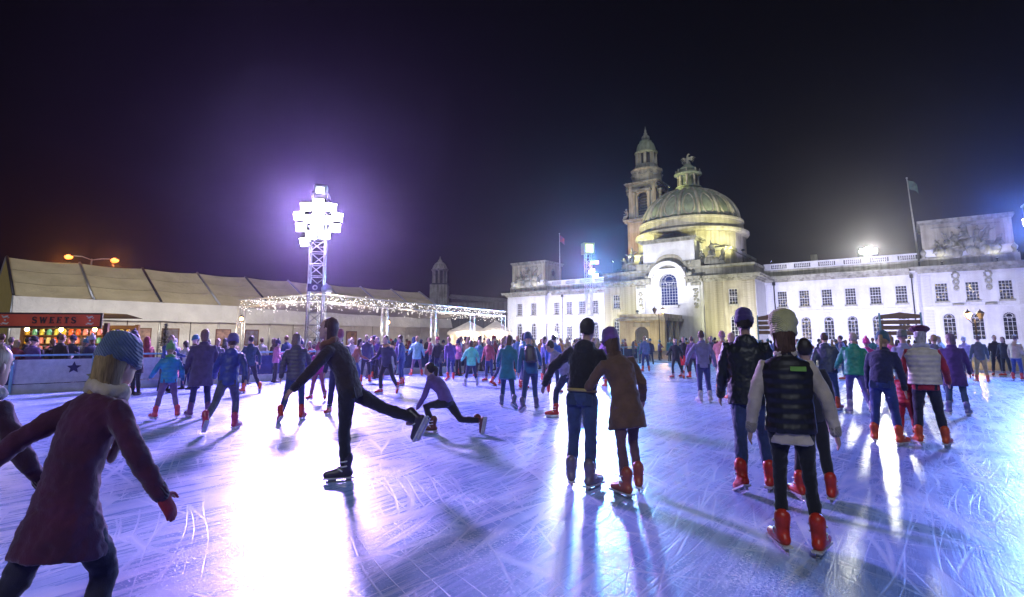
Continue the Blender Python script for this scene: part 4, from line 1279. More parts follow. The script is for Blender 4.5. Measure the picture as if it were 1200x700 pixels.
def balustrade(x0, x1, y, z, groups, mat):
    m = MB(); m.box(x0, x1, y-.25, y+.25, z, z+.22); m.build('balustrade_plinth', mat, CH)
    m = MB(); m.box(x0, x1, y-.26, y+.26, z+1.0, z+1.22); m.build('balustrade_rail', mat, CH)
    bal = MB().lathe([(.09, 0), (.1, .08), (.06, .14), (.13, .34), (.06, .62), (.1, .70), (.09, .78)], n=6)
    cell = (x1-x0)/groups
    for g_ in range(groups):
        xa = x0+g_*cell
        m = MB(); m.box(xa, xa+cell*.32, y-.24, y+.24, z+.222, z+.998); m.build('balustrade_pier', mat, CH)
        m = MB(); nb_ = 8
        for k in range(nb_): m.join(bal, Matrix.Translation((xa+cell*(.36+.6*(k+.5)/nb_), y, z+.221)))
        m.build('balusters', mat, CH)
def courses(x0, x1, y, z0, z1, mat, d=.07, h=.46, gap=.07, name='rusticated_course'):
    z = z0
    me = MB().box(x0, x1, y-d, y-.002, 0, h-gap).mesh(name)
    while z+h < z1+.01:
        link(name, me, mat, CH, loc=(0, 0, z)); z += h

UW, UZ0, UZ1 = 1.62, 7.95, 10.85
AW, AZ0, AZS = 1.55, 1.9, 5.25
def facade(x0, x1, y, wins, arches, mat, top=13.2, base=True, wname='wall', hole_extra=()):
    m = MB()
    holes = [rect_poly(c, UW, UZ0, UZ1) for c in wins] + [arch_poly(c, AW, AZ0, AZS) for c in arches] + list(hole_extra)
    wall_face(m, x0, x1, 0, top, y, holes)
    m.build(wname, mat, CH)
    for c in wins:
        window(c, y, 'rect', UW, UZ0, UZ1, 4, 6); surround(c, y, UW, UZ0, UZ1, mat)
    for c in arches:
        window(c, y, 'arch', AW, AZ0, AZS, 3, 5, sill=False); archivolt(c, y, AW, AZ0, AZS, mat)
    MB().box(x0, x1, y-.16, y-.002, 6.95, 7.2).build('string_course', mat, CH)
    if base: MB().box(x0, x1, y-.22, y-.002, 0, 1.2).build('plinth', mat, CH)
def relief(cx, z, y, kind, mat):
    m = MB(); n = 18 if kind == 'oval' else 4
    for k in range(n):
        a0, a1 = 2*PI*k/n, 2*PI*(k+1)/n
        rx, rz, q = (.52, .72, .78) if kind == 'oval' else (.58, .78, .74)
        m.prism([(rx*math.cos(a0), rz*math.sin(a0)), (rx*math.cos(a1), rz*math.sin(a1)), (rx*q*math.cos(a1), rz*q*math.sin(a1)), (rx*q*math.cos(a0), rz*q*math.sin(a0))], -.09, 0)
    m.build('oval_moulding' if kind == 'oval' else 'diamond_moulding', mat, CH, loc=(cx, y-.003, z))
# ---- wings and pavilions
LWX = [13.2, 16.6, 20.0, 23.4, 26.8]
RWX = [62.25, 65.9, 69.5, 73.1, 76.75, 80.35]
facade(10.6, 29.8, 0, LWX, LWX, S_lit)
facade(59.4, 83.0, 0, RWX, RWX, S_lit)
facade(-.6, 10.6, -1, [3.1, 7.3], [3.1, 7.3], S_lit)
facade(83.0, 95.8, -1, [85.6, 89.4, 93.3], [86.2, 89.6, 93.3], S_lit)
for i, (a, b_) in enumerate(zip(RWX[:-1], RWX[1:])): relief((a+b_)/2, 9.7, 0, 'oval' if i % 2 == 0 else 'diamond', S_lit)
for i, (a, b_) in enumerate(zip(LWX[:-1], LWX[1:])): relief((a+b_)/2, 9.7, 0, 'oval' if i % 2 else 'diamond', S_lit)
# bodies behind the fronts
MB().box(-.55, 95.75, .62, 16, 0, 13.1).build('inner_block', S_dark, CH)
m = MB(); m.add([(-.4, .9, 13.9), (95.6, .9, 13.9), (95.6, 8, 17.0), (-.4, 8, 17.0), (95.6, 16, 13.9), (-.4, 16, 13.9)], [(0,1,2,3), (3,2,4,5), (1,4,2), (0,3,5)]); m.build('wing_roof', S_dark, CH)
for x0, y0, y1 in ((-.6, -1, .62), (95.8, -1, .62)):
    MB().box(min(x0, x0+.02*(1 if x0 < 0 else -1)), max(x0, x0+.02*(1 if x0 < 0 else -1)), y0+.002, 16, 0, 13.15).build('side_wall', S_lit, CH)
MB().box(10.58, 10.6, -.998, 0, 0, 13.15).build('side_wall', S_lit, CH); MB().box(83.0, 83.02, -.998, 0, 0, 13.15).build('side_wall', S_lit, CH)
cornice(10.6+1.3, 29.8, 0, 13.3, S_old); cornice(59.4, 83.0-1.3, 0, 13.3, S_old); cornice(-.6, 10.6, -1, 13.3, S_old, ends=3); cornice(83.0, 95.8, -1, 13.3, S_old, ends=3)
for x0, x1, y in ((10.62, 29.8, .3), (59.4, 82.98, .3)):
    MB().box(x0, x1, y-.3, y+.3, 13.61, 14.9).build('blocking_course', S_old, CH)
balustrade(10.62, 29.8, .3, 14.9, 5, S_lit); balustrade(59.4, 82.98, .3, 14.9, 6, S_lit)
for x in (67.6, 75.0): MB().box(x-.5, x+.5, 2.5, 3.6, 15.0, 17.6).build('chimney', S_old, CH)
# quoins and drain pipes
for x0, x1, y in ((-.6, .7, -1), (9.3, 10.6, -1), (83.0, 84.4, -1), (94.6, 95.8, -1), (81.6, 83.0, 0), (59.4, 60.6, 0)):
    courses(x0+.01, x1-.01, y, 1.2, 6.9, S_lit); courses(x0+.01, x1-.01, y, 7.25, 12.4, S_lit)
for x in (61.0, 81.9, 14.9):
    p = MB(); p.rod((x, -.22, .1), (x, -.22, 12.2), .09, 8); p.box(x-.25, x+.25, -.42, -.1, 12.0, 12.6); p.build('drain_pipe', M_black, CH)
    for z in (3, 6.3, 9.4): MB().box(x-.13, x+.13, -.34, -.16, z, z+.08).build('pipe_bracket', M_black, CH)

# ---- stone figures: posed bodies fused with drapery, shared by all groups
STATUE = []
def statue(p, extra=None):
    J = skeleton(p)
    m = body_mb(p, J, False)
    m.join(jacket_mb(p, J, .1, 1.0, 1.05)); m.join(skirt_mb(p, J, .5, 1.5)); m.join(hair_mb(p, J, 'bob')); m.join(trousers_mb(p, J))
    if extra: extra(m, J)
    o = link('statue', m.mesh('statue'), S_old); fuse(o, .035, 1, .07, .12)
    STATUE.append(o)
    return o
statue(dict(h=1.75, lean=12, armL=(70, 25, 40), armR=(20, 40, 70), legL=(75, 10, 70), legR=(80, 5, 60), look=25, skates=False))
statue(dict(h=1.75, lean=-8, tilt=14, armL=(10, 65, 20), armR=(40, 20, 60), legL=(60, 20, 40), legR=(85, 5, 95), look=-30, skates=False))
statue(dict(h=1.75, lean=4, armL=(120, 30, 25), armR=(10, 20, 30), legL=(5, 5, 5), legR=(25, 8, 40), look=15, skates=False))
statue(dict(h=1.75, lean=30, tilt=-10, armL=(40, 30, 30), armR=(90, 15, 20), legL=(30, 15, 60), legR=(70, 8, 40), look=-15, skates=False))
flush()
ST_M = [o.data for o in STATUE]
for o in STATUE: bpy.data.objects.remove(o)
def group(cx, y, z, spread, n, scale, mat, lump=True, name='sculpture'):
    """figures on a rocky base, one carved group"""
    m = MB()
    if lump:
        for k in range(12): m.ell((rnd.uniform(-spread, spread)*.9, rnd.uniform(-.25, .25), rnd.uniform(.1, .55)*scale*(1-.3*abs(k-6)/6)), rnd.uniform(.3, .6)*scale, .45, rnd.uniform(.25, .5)*scale, 9, 6)
    base = m.build(name, mat, CH, loc=(cx, y, z)); fuse(base, .09, 1, .12, .25)
    for k in range(n):
        t = (k-(n-1)/2)/max(1, (n-1)/2) if n > 1 else 0
        link('figure', ST_M[k % 4], mat, base, loc=(t*spread*.85, -.15+.2*(k % 2), .35*scale*(1.6-abs(t)*1.1)), rot=(R(rnd.uniform(-6, 6)), R(-18*t), R(180+35*t+rnd.uniform(-25, 25))), scale=(scale*(1.15-.25*abs(t)),)*3)
    return base
# ---- attics over the pavilions with their sculpture
def attic(x0, x1, y, depth, roundwin=False):
    MB().box(x0-.6, x1+.6, y-.35, y+depth+.3, 13.61, 15.0).build('attic_base', S_old, CH)
    MB().box(x0-.25, x1+.25, y-.12, y+depth, 15.0, 16.4).build('attic_plinth', S_lit, CH)
    MB().box(x0, x1, y+.15, y+depth, 16.4, 20.5).build('attic_wall', S_warm, CH)
    MB().box(x0-.3, x1+.3, y-.15, y+depth+.2, 20.5, 20.85).build('attic_cornice', S_old, CH)
    MB().box(x0-.55, x1+.55, y-.4, y+depth+.4, 20.85, 21.2).build('attic_cornice', S_old, CH)
    for xx in (x0+.3, x1-.3): MB().box(xx-.45, xx+.45, y-.05, y+.15, 16.4, 20.5).build('attic_pilaster', S_warm, CH)
    m = MB(); m.box(x0+1.2, x1-1.2, y+.08, y+.15, 17.0, 17.2); m.box(x0+1.2, x1-1.2, y+.08, y+.15, 19.8, 20.0); m.build('panel_moulding', S_old, CH)
    m = MB(); m.lathe([(1.0, -.1), (1.15, .0), (1.0, .1), (.8, .1), (.7, 0)], n=20, cap=False); m.build('wreath', S_old, CH, loc=(x1+.04, y+depth*.5, 18.4), rot=(0, PI/2, 0))
    MB().ell((0, 0, 0), .1, .75, .75, 12, 8).build('round_panel', S_dark, CH, loc=(x1+.01, y+depth*.5, 18.4))
    group((x0+x1)/2, y-.25, 15.2, (x1-x0)*.36, 4, 1.9, S_old)
    group((x0+x1)/2, y+.1, 16.4, (x1-x0)*.22, 3, 1.9, S_old)
    for xx in (x0-.1, x1+.1):
        m = MB(); m.lathe([(.3, 0), (.35, .2), (.18, .35), (.4, .8), (.42, 1.0), (.2, 1.3), (.08, 1.6)], n=10); m.build('urn', S_old, CH, loc=(xx, y-.1, 15.0))
attic(.75, 10.2, -.6, 8)
attic(83.9, 94.8, -.6, 9)
# wall carvings on the right pavilion
for cx in (87.5, 91.4):
    for z, r_ in ((11.9, .5), (10.9, .38), (9.9, .3)):
        m = MB()
        for k in range(9):
            a = k*PI*2/9; m.ell((r_*math.cos(a)*.8, -.08, r_*math.sin(a)), .16, .13, .18, 7, 5)
        m.build('carved_swag', S_old, CH, loc=(cx, -1.05, z))
for x in (87.5, 91.4): MB().box(x-.7, x+.7, -1.5, -1.002, 7.2, 7.45).build('ledge', S_old, CH)

# ---- centre block
CY = -8.0
def center_face():
    m = MB()
    holes = [rect_poly(c, 1.5, 8.3, 11.1) for c in (32.5, 55.55)] + [arch_poly(c, 1.7, 2.2, 5.6) for c in (32.6, 55.75)]
    wall_face(m, 29.8, 37.2, 0, 13.2, CY, [holes[0], holes[2]]); wall_face(m, 50.4, 59.4, 0, 13.2, CY, [holes[1], holes[3]])
    m.build('wall', S_warm, CH)
    for c in (32.5, 55.55):
        window(c, CY, 'rect', 1.5, 8.3, 11.1, 3, 5); surround(c, CY, 1.5, 8.3, 11.1, S_warm)
    for c in (32.6, 55.75):
        window(c, CY, 'arch', 1.7, 2.2, 5.6, 3, 5, sill=False); archivolt(c, CY, 1.7, 2.2, 5.6, S_warm)
    for x0, x1 in ((29.8, 31.4), (33.9, 36.9), (50.7, 53.9), (57.3, 59.4)):
        courses(x0+.02, x1-.02, CY, 1.2, 12.6, S_warm, .09, .42, .06)
    MB().box(29.8, 37.2, CY-.25, CY-.002, 0, 1.2).build('plinth', S_warm, CH); MB().box(50.4, 59.4, CY-.25, CY-.002, 0, 1.2).build('plinth', S_warm, CH)
    m = MB(); wall_face(m, 37.2, 50.4, 0, 13.2, CY-.8, [arch_poly(44.0, 3.3, 8.5, 13.0)[:3]+[(45.65, 13.19), (42.35, 13.19)]])
    m.build('wall', S_lit, CH)
    MB().box(37.2, 50.4, CY-.78, 12, 0, 8.3).build('inner_block', S_lit, CH)
    MB().box(37.2, 37.25, CY-.798, CY, 0, 13.19).build('side_wall', S_lit, CH); MB().box(50.35, 50.4, CY-.798, CY, 0, 13.19).build('side_wall', S_lit, CH)
    MB().box(29.85, 59.35, CY+.5, 14, 0, 13.1).build('inner_block', S_dark, CH)
    MB().box(59.38, 59.4, CY+.002, .0, 0, 13.15).build('side_wall', S_lit, CH); MB().box(29.8, 29.82, CY+.002, 0, 0, 13.15).build('side_wall', S_lit, CH)
    courses(57.3, 57.35, CY, 1.2, 2, S_warm)
center_face()
# side quoins on the return wall
me = MB().box(59.402, 59.47, CY+.05, -.02, 0, .36).mesh('rusticated_course')
for k in range(26): link('rusticated_course', me, S_lit, CH, loc=(0, 0, 1.2+k*.42))
# the tall window with its segmental hood
W_ = window(44.0, CY-.8, 'arch', 3.3, 8.5, 12.9, 6, 8, M_blueglass)
m = MB(); wall_face(m, 40.6, 47.4, 12.0, 15.6, CY-1.25, [[(42.3, 12.01), (45.7, 12.01), (45.7, 12.9)] + [(44+1.7*math.cos(PI*k/16), 12.9+1.7*math.sin(PI*k/16)) for k in range(1, 16)] + [(42.3, 12.9)]], .5)
m.build('window_hood', S_lit, CH)
m = MB(); m.box(40.6, 40.65, CY-1.248, CY-.8, 12.0, 15.6); m.box(47.35, 47.4, CY-1.248, CY-.8, 12, 15.6); m.box(40.65, 47.35, CY-1.248, CY-.7, 15.58, 15.62); m.build('hood_side', S_lit, CH)
m = MB(); n = 20
for r0, r1, d in ((3.0, 3.5, .6), (3.5, 3.75, .8)):
    for k in range(n):
        a0, a1 = R(12)+R(156)*k/n, R(12)+R(156)*(k+1)/n
        m.prism([(44+r1*math.cos(a0), 13.2+r1*math.sin(a0)), (44+r1*math.cos(a1), 13.2+r1*math.sin(a1)), (44+r0*math.cos(a1), 13.2+r0*math.sin(a1)), (44+r0*math.cos(a0), 13.2+r0*math.sin(a0))], CY-1.25-d, CY-1.252)
m.build('arched_pediment', S_lit, CH)
for sx in (-1, 1):
    m = MB()
    for k in range(10): m.ell((rnd.uniform(-.4, .4), rnd.uniform(-.15, .1), rnd.uniform(-.6, .6)), rnd.uniform(.25, .45), .3, rnd.uniform(.25, .4), 8, 6)
    fuse(m.build('scroll_carving', S_old, CH, loc=(44+sx*4.0, CY-1.3, 13.9)), .07, 1, .1, .2)
m = MB(); m.box(42.2, 45.8, CY-1.25, CY-.802, 8.0, 8.48); m.build('window_ledge', S_lit, CH)
for x in (38.4, 49.2):
    MB().box(x-.75, x+.75, CY-1.1, CY-.802, 1.2, 12.4).build('pilaster', S_lit, CH); MB().box(x-.9, x+.9, CY-1.25, CY-.802, 12.0, 12.55).build('capital', S_old, CH)
    for z in (10.9, 9.6, 8.4):
        m = MB()
        for k in range(10): m.ell((rnd.uniform(-.4, .4), -.05, rnd.uniform(-.5, .5)), .16, .14, .2, 7, 5)
        m.build('carved_swag', S_old, CH, loc=(x, CY-1.15, z))
cornice(29.8, 37.2, CY, 13.4, S_old, ends=1); cornice(50.4, 59.4, CY, 13.4, S_old, ends=2); cornice(37.2, 40.6, CY-.8, 13.4, S_old); cornice(47.4, 50.4, CY-.8, 13.4, S_old)
# returns of the cornice down the right flank
m = MB()
for b_, zz0, zz1 in ((.25, -.75, -.45), (.5, -.45, -.2), (1.1, -.2, .12), (1.25, .12, .3)): m.box(59.4, 59.4+b_, CY+.4, -.02, 13.4+zz0, 13.4+zz1)
m.build('cornice', S_old, CH)
MB().box(29.8, 59.4, CY-.1, 6, 13.71, 15.3).build('blocking_course', S_old, CH)
MB().box(29.6, 59.6, CY-.3, 6.2, 15.3, 15.7).build('coping', S_old, CH)
MB().box(37.4, 50.2, CY-.6, CY+7, 15.701, 16.9).build('attic_plinth', S_old, CH)
# centre attic box with its own cornice
MB().box(38.7, 49.0, CY-.2, CY+8, 16.901, 20.9).build('attic_wall', S_lit, CH)
MB().box(38.3, 49.4, CY-.6, CY+8.3, 20.9, 21.3).build('attic_cornice', S_old, CH); MB().box(38.0, 49.7, CY-.9, CY+8.5, 21.3, 21.6).build('attic_cornice', S_old, CH)
m = MB(); n = 14
m.prism([(44-2.6+5.2*k/n, 17.0) for k in (0, n)] + [(44+2.6*math.cos(PI*k/n), 17.0+1.5*math.sin(PI*k/n)) for k in range(1, n)], CY-.3, CY-.202); m.build('lunette', S_warm, CH)
group(35.9, CY+1.2, 15.7, 1.6, 3, 2.2, S_old); group(51.9, CY+1.2, 15.7, 1.6, 3, 2.2, S_old)
for x in (40.2, 42.2, 46.0, 48.0):
    m = MB()
    for k in range(8): m.ell((rnd.uniform(-.6, .6), 0, rnd.uniform(-.25, .25)), .25, .2, .22, 7, 5)
    m.build('carved_swag', S_old, CH, loc=(x, CY-.65, 16.4))
# podium and dome
DX, DY = 43.9, 6.0
MB().box(33.6, 54.2, -2.6, 17, 15.71, 19.2).build('dome_podium', S_warm, CH); MB().box(33.2, 54.6, -3.0, 17.2, 19.2, 19.8).build('podium_cornice', S_old, CH)
MB().lathe([(11.2, 19.8), (11.2, 23.4)], c=(DX, DY, 0), n=8, smooth=False, a0=PI/8).build('octagon_drum', S_warm, CH)
MB().lathe([(11.6, 23.4), (11.8, 23.7), (11.8, 24.2), (10.9, 24.3), (10.7, 26.2), (10.9, 26.3), (10.9, 26.7), (10.2, 26.8)], c=(DX, DY, 0), n=48, smooth=False).build('dome_ring', S_warm, CH)
prof = []
for k in range(15):
    a = R(88)*k/14
    prof.append((10.05*math.cos(a)+.35*(k/14), 26.5+8.0*math.sin(a)))
prof = [p for p in prof if p[0] > 2.2]
MB().lathe(prof, c=(DX, DY, 0), n=64).build('dome', S_lead, CH)
for k in range(16):
    a = 2*PI*k/16+.1
    m = MB(); m.tube([(DX+(r_+.02)*math.cos(a), DY+(r_+.02)*math.sin(a), z) for r_, z in prof[:-1]], [.34]*(len(prof)-1), 6); m.build('dome_rib', S_warm, CH)
    # raised oval panel moulding between ribs
    b0 = a+PI/16
    m = MB(); pts = []
    for j in range(17):
        t = 2*PI*j/16
        el = .42+.34*math.sin(t); az = b0+.135*math.cos(t)*(1-.35*(el-.1))
        r_ = 10.05*math.cos(el)+.35*el/1.53+.03
        pts.append((DX+r_*math.cos(az), DY+r_*math.sin(az), 26.5+8.0*math.sin(el)))
    m.tube(pts, .17, 5); m.build('dome_panel_moulding', S_warm, CH)
# lantern
lz = prof[-1][1]
MB().lathe([(3.2, lz-.5), (2.9, lz), (2.5, lz+.1), (2.5, lz+.7), (2.75, lz+.8), (2.75, lz+1.0), (1.5, lz+1.02), (1.4, lz+3.6)], c=(DX, DY, 0), n=16, smooth=False).build('lantern_base', S_lead, CH)
for k in range(8):
    a = 2*PI*k/8+.2; x, y = DX+2.1*math.cos(a), DY+2.1*math.sin(a)
    MB().lathe([(.34, 0), (.34, .15), (.25, .2), (.22, 2.3), (.33, 2.4), (.36, 2.6)], c=(x, y, lz+1.0), n=10).build('lantern_column', S_warm, CH)
    MB().lathe([(.2, 0), (.3, .3), (.12, .6), (.2, .8), (.05, 1.1)], c=(DX+2.5*math.cos(a), DY+2.5*math.sin(a), lz+4.0), n=8).build('lantern_finial', S_old, CH)
MB().lathe([(2.6, lz+3.6), (3.0, lz+3.8), (3.0, lz+4.0), (2.0, lz+4.3), (1.9, lz+4.9), (2.1, lz+5.0), (1.5, lz+5.5), (.9, lz+6.0), (.7, lz+6.3)], c=(DX, DY, 0), n=16).build('lantern_cap', S_lead, CH)
# winged dragon finial
m = MB(); z = lz+6.2
m.tube([(0, 0, 0), (.1, 0, .5), (-.1, 0, 1.0), (.15, 0, 1.5), (.1, 0, 2.1), (.35, 0, 2.4), (.6, 0, 2.35)], [.45, .42, .45, .34, .2, .2, .09], 10)
m.tube([(-.2, 0, .3), (-.8, 0, .25), (-1.2, 0, .6), (-1.0, 0, 1.0)], [.22, .16, .1, .05], 8)
for sx, s_ in ((1, 1.0), (-1, .8)):
    for k in range(4):
        m.tube([(0, 0, 1.3), (sx*s_*(1.0-.1*k), .1*k, 1.75-.12*k), (sx*s_*(1.9-.25*k), .15*k, 1.35-.3*k)], [.16, .12, .05], 6)
m.tube([(.1, -.1, .4), (.6, -.3, .5), (.7, -.3, .1)], [.2, .12, .1], 7); m.tube([(.1, .1, 1.2), (.6, .2, 1.15), (.8, .1, .9)], [.15, .1, .08], 7)
o = m.build('dragon_finial', S_old, CH, loc=(DX, DY, z)); fuse(o, .06, 1, .05, .1)
# entrance porch
PX0, PX1, PY0 = 38.2, 45.8, -18.0
m = MB(); wall_face(m, PX0, PX1, 0, 5.3, PY0, [arch_poly(42, 2.6, .05, 3.0)], .6); m.build('porch_wall', S_warm, CH)
m = MB(); m.box(PX0, PX1, PY0+.605, PY0+.7, 0, 5.25); m.build('porch_shade_sheet', S_dark, CH)  # dark sheet behind the arch, painting the shade of the porch interior
for k in range(3):
    MB().box(PX1, PX1+.5, PY0+.05+k*3.2, PY0+.95+k*3.2, 0, 5.3).build('porch_pier', S_warm, CH); MB().box(PX0-.5, PX0, PY0+.05+k*3.2, PY0+.95+k*3.2, 0, 5.3).build('porch_pier', S_warm, CH)
MB().box(PX0-.6, PX1+.8, PY0-.5, CY-.8, 5.31, 5.8).build('porch_cornice', S_old, CH); MB().box(PX0-.3, PX1+.5, PY0-.2, CY-.8, 5.8, 6.5).build('porch_parapet', S_warm, CH)
m = MB(); m.box(40.4, 43.6, PY0-.18, PY0-.002, 4.2, 4.9); m.build('porch_panel', S_old, CH)
# flag poles on the inner corners of the attics
def flag(x, y, z0, h, cols, tilt, label):
    o = MB(); o.lathe([(.14, 0), (.12, h*.5), (.07, h)], n=8); o.ell((0, 0, h+.1), .16, .16, .16, 8, 6); o = o.build('flag_pole', surf('pole_white', (.6, .58, .5), None, 4, .5, .05), CH, loc=(x, y, z0), rot=(0, R(tilt), 0))
    m = MB(); vs = []; fs = []; N = 8
    for a in range(N+1):
        for b_ in range(5):
            t = a/N
            vs.append((.1+1.5*t*.8, .25*math.sin(t*7)*t, h-.3-1.6*b_/4-1.1*t*t-.1*math.sin(t*5)))
    for a in range(N):
        for b_ in range(4):
            q = a*5+b_; fs.append((q, q+1, q+6, q+5))
    m.add(vs, fs, True); f = m.build('flag', surf('flag_'+label, cols[0], cols[1], 1.1, .8, .1), o)
    return o
flag(12.4, 3.0, 15.0, 13.0, ((.45, .06, .06), (.08, .07, .2)), 0, 'red')
flag(83.2, 3.0, 15.0, 14.6, ((.12, .22, .14), (.05, .08, .07)), -2, 'green')

# ---- clock tower behind the left of the centre block
KX, KY, KW = 29.6, 18.0, 3.9
KC = (KX, KY, 0)
MB().box(KX-KW, KX+KW, KY-KW, KY+KW, 0, 30.8).build('tower_shaft', S_warm, CH)
for sx in (-1, 1):
    for sy in (-1, 1): MB().box(KX+sx*(KW-.55)-.6, KX+sx*(KW-.55)+.6, KY+sy*(KW-.55)-.6, KY+sy*(KW-.55)+.6, 14, 30.8).build('tower_buttress', S_warm, CH)
MB().box(KX-KW-.6, KX+KW+.6, KY-KW-.6, KY+KW+.6, 30.8, 31.3).build('tower_cornice', S_old, CH); MB().box(KX-KW-.9, KX+KW+.9, KY-KW-.9, KY+KW+.9, 31.3, 31.7).build('tower_cornice', S_old, CH)
B = KW-.35
for k in range(4):
    m = MB(); wall_face(m, -B, B, 31.7, 40.4, -B, [arch_poly(0, 2.5, 32.6, 37.4), rect_poly(0, 1.4, 39.2, 39.9)], .7)
    m.build('belfry_wall', S_warm, CH, loc=KC, rot=(0, 0, k*PI/2))
    m = MB()
    for z in range(7): m.box(-1.2, 1.2, -B+.5, -B+.62, 32.9+z*.7, 33.25+z*.7)
    m.build('belfry_louvre', S_dark, CH, loc=KC, rot=(0, 0, k*PI/2))
    for sx in (-1, 1):
        MB().lathe([(.5, 31.7), (.5, 32.1), (.36, 32.2), (.31, 37.8), (.5, 38.1), (.55, 38.5)], c=(sx*1.95, -B-.45, 0), n=12).build('belfry_column', S_warm, CH, loc=KC, rot=(0, 0, k*PI/2))
    MB().box(-2.6, 2.6, -B-1.05, -B-.002, 38.5, 39.1).build('belfry_entablature', S_old, CH, loc=KC, rot=(0, 0, k*PI/2))
    x_, y_ = (-1, -1) if k == 0 else (1, -1) if k == 1 else (1, 1) if k == 2 else (-1, 1)
    o = link('corner_statue', ST_M[k % 4 if k != 2 else 2], S_warm, CH, loc=(KX+x_*(B+.35), KY+y_*(B+.35), 31.7), rot=(0, 0, math.atan2(y_, x_)-PI/2), scale=(2.0,)*3)
    o = link('corner_statue', ST_M[2], S_old, CH, loc=(KX+x_*(B+.2), KY+y_*(B+.2), 38.6), rot=(0, 0, math.atan2(y_, x_)-PI/2), scale=(1.5,)*3)
MB().box(KX-B-.6, KX+B+.6, KY-B-.6, KY+B+.6, 40.4, 40.8).build('tower_cornice', S_old, CH); MB().box(KX-B-.9, KX+B+.9, KY-B-.9, KY+B+.9, 40.8, 41.1).build('tower_cornice', S_old, CH)
MB().lathe([(3.75, 41.1), (3.75, 44.3), (4.05, 44.5), (4.05, 44.8), (3.3, 45.0)], c=KC, n=12, smooth=False).build('clock_drum', S_warm, CH)
for k in range(8):
    a = 2*PI*k/8+.1
    m = MB()
    for j in range(7): m.ell((-.9+.3*j, 0, -.35*math.sin(PI*j/6)), .22, .2, .22, 7, 5)
    m.build('carved_swag', S_old, CH, loc=(KX+3.75*math.cos(a), KY+3.75*math.sin(a), 43.4), rot=(0, 0, a+PI/2))
MB().lathe([(3.3, 45.0), (2.75, 46.2), (2.6, 46.3)], c=KC, n=12, smooth=False).build('drum_skirt', S_old, CH)
MB().lathe([(2.0, 46.3), (2.0, 49.2)], c=KC, n=8, smooth=False).build('upper_lantern', S_dark, CH)
for k in range(8):
    a = 2*PI*k/8+.25; MB().box(-.45, .45, -.35, .35, 46.3, 49.2).build('upper_pier', S_warm, CH, loc=(KX+2.25*math.cos(a), KY+2.25*math.sin(a), 0), rot=(0, 0, a))
MB().lathe([(2.8, 49.2), (2.95, 49.4), (2.9, 49.7), (2.5, 50.0), (2.35, 50.9), (2.0, 51.9), (1.5, 52.4), (1.6, 52.5), (1.55, 52.7), (.9, 52.9)], c=KC, n=20).build('upper_dome', S_lead, CH)
MB().lathe([(.8, 52.8), (1.05, 53.4), (1.0, 53.9), (.6, 54.3), (.45, 54.6), (.5, 54.8), (.25, 55.2), (.32, 55.5), (.1, 56.2), (.04, 56.8)], c=KC, n=14).build('spire_finial', S_old, CH)
flush()

# ---- floodlights that wash the building, standing on the ground and on its roofs
def to_world(v): return CH.matrix_basis @ Vector(v)
CHM = Matrix.Translation(CH.location) @ Matrix.Rotation(R(-FANG), 4, 'Z')
def wash(x, y, z, tx, ty, tz, watts, col, label, ang=110, size=.5, gl=30, mast=None):
    p = CHM @ Vector((x, y, z)); q = CHM @ Vector((tx, ty, tz)); d = (q-p).normalized()
    t = empty('floodlight', (p.x, p.y, p.z-(mast or .5)), 0, label, 'floodlight', 'floodlights washing the city hall')
    hh = mast or .5
    MB().lathe([(.28, 0), (.28, .05), (.06, .08), (.05, hh-.05)], n=10).build('stand', M_black, t)
    flood_part(t, (0, 0, hh), d, glow('wash_%.2f_%.2f_%d' % (col[0], col[2], gl), col, gl), size, 'head')
    spot(t, Vector((0, 0, hh))+d*.35, d, watts, col, ang, .8, .3)
LAV = (.60, .59, 1.0); WHT = (.92, .90, 1.0); YEL = (.95, .94, .48); ORG = (1.0, .60, .20)
for x, w_, c, wh in ((62, 13000, LAV, 'beside the centre block on the right'), (70.5, 16000, LAV, 'before the middle of the right wing'), (79, 15000, LAV, 'before the far end of the right wing'), (89.5, 13000, LAV, 'before the right pavilion'), (15, 17000, LAV, 'before the outer half of the left wing'), (24, 17000, LAV, 'before the inner half of the left wing'), (4.5, 16000, WHT, 'before the left pavilion')):
    wash(x, -18, .55, x, 0, 8.0, w_*.95, c, 'low lavender floodlight on the ground '+wh)
wash(41, -17.2, 7.1, 43, CY, 13, 5000, (.80, .80, 1.0), 'white floodlight on the roof of the entrance porch', 110)
wash(33, -20, .55, 33, CY, 7, 11000, YEL, 'yellow floodlight on the ground left of the porch', 75)
wash(56, -20, .55, 56, CY, 7, 10000, YEL, 'yellow floodlight on the ground right of the porch', 75)
wash(44, -42, .55, 44, CY, 18.5, 70000, (.9, .9, 1.0), 'white floodlight on the lawn far before the entrance porch', 36)
# lamps on the parapets for dome, attics and tower
wash(31.5, -7.3, 18.2, 40, 0, 29, 11000, YEL, 'yellow lamp on the parapet left of the dome', 110, mast=2.3)
wash(42, -26, .55, 42, -18, 4, 2600, (1, .8, .4), 'amber floodlight on the ground before the entrance porch', 100)
wash(41.2, 1.2, 34.6, 43.9, 6, 39, 500, YEL, 'small yellow lamp at the foot of the dome lantern', 120, size=.3)
wash(57.5, -7.3, 18.2, 48, 0, 29, 9500, YEL, 'yellow lamp on the parapet right of the dome', 110, mast=2.3)
wash(60.5, 2, 16.8, 50, 5, 30, 2500, (.45, .45, 1.0), 'blue lamp on the wing roof beside the dome', 90)
wash(27, 5, 18.2, 29.6, 16, 36, 8000, ORG, 'amber lamp on the roof at the foot of the clock tower', 80)
wash(35.5, 9, 20.5, 29.6, 17, 46, 16000, ORG, 'amber lamp on the dome podium facing the clock tower', 70)
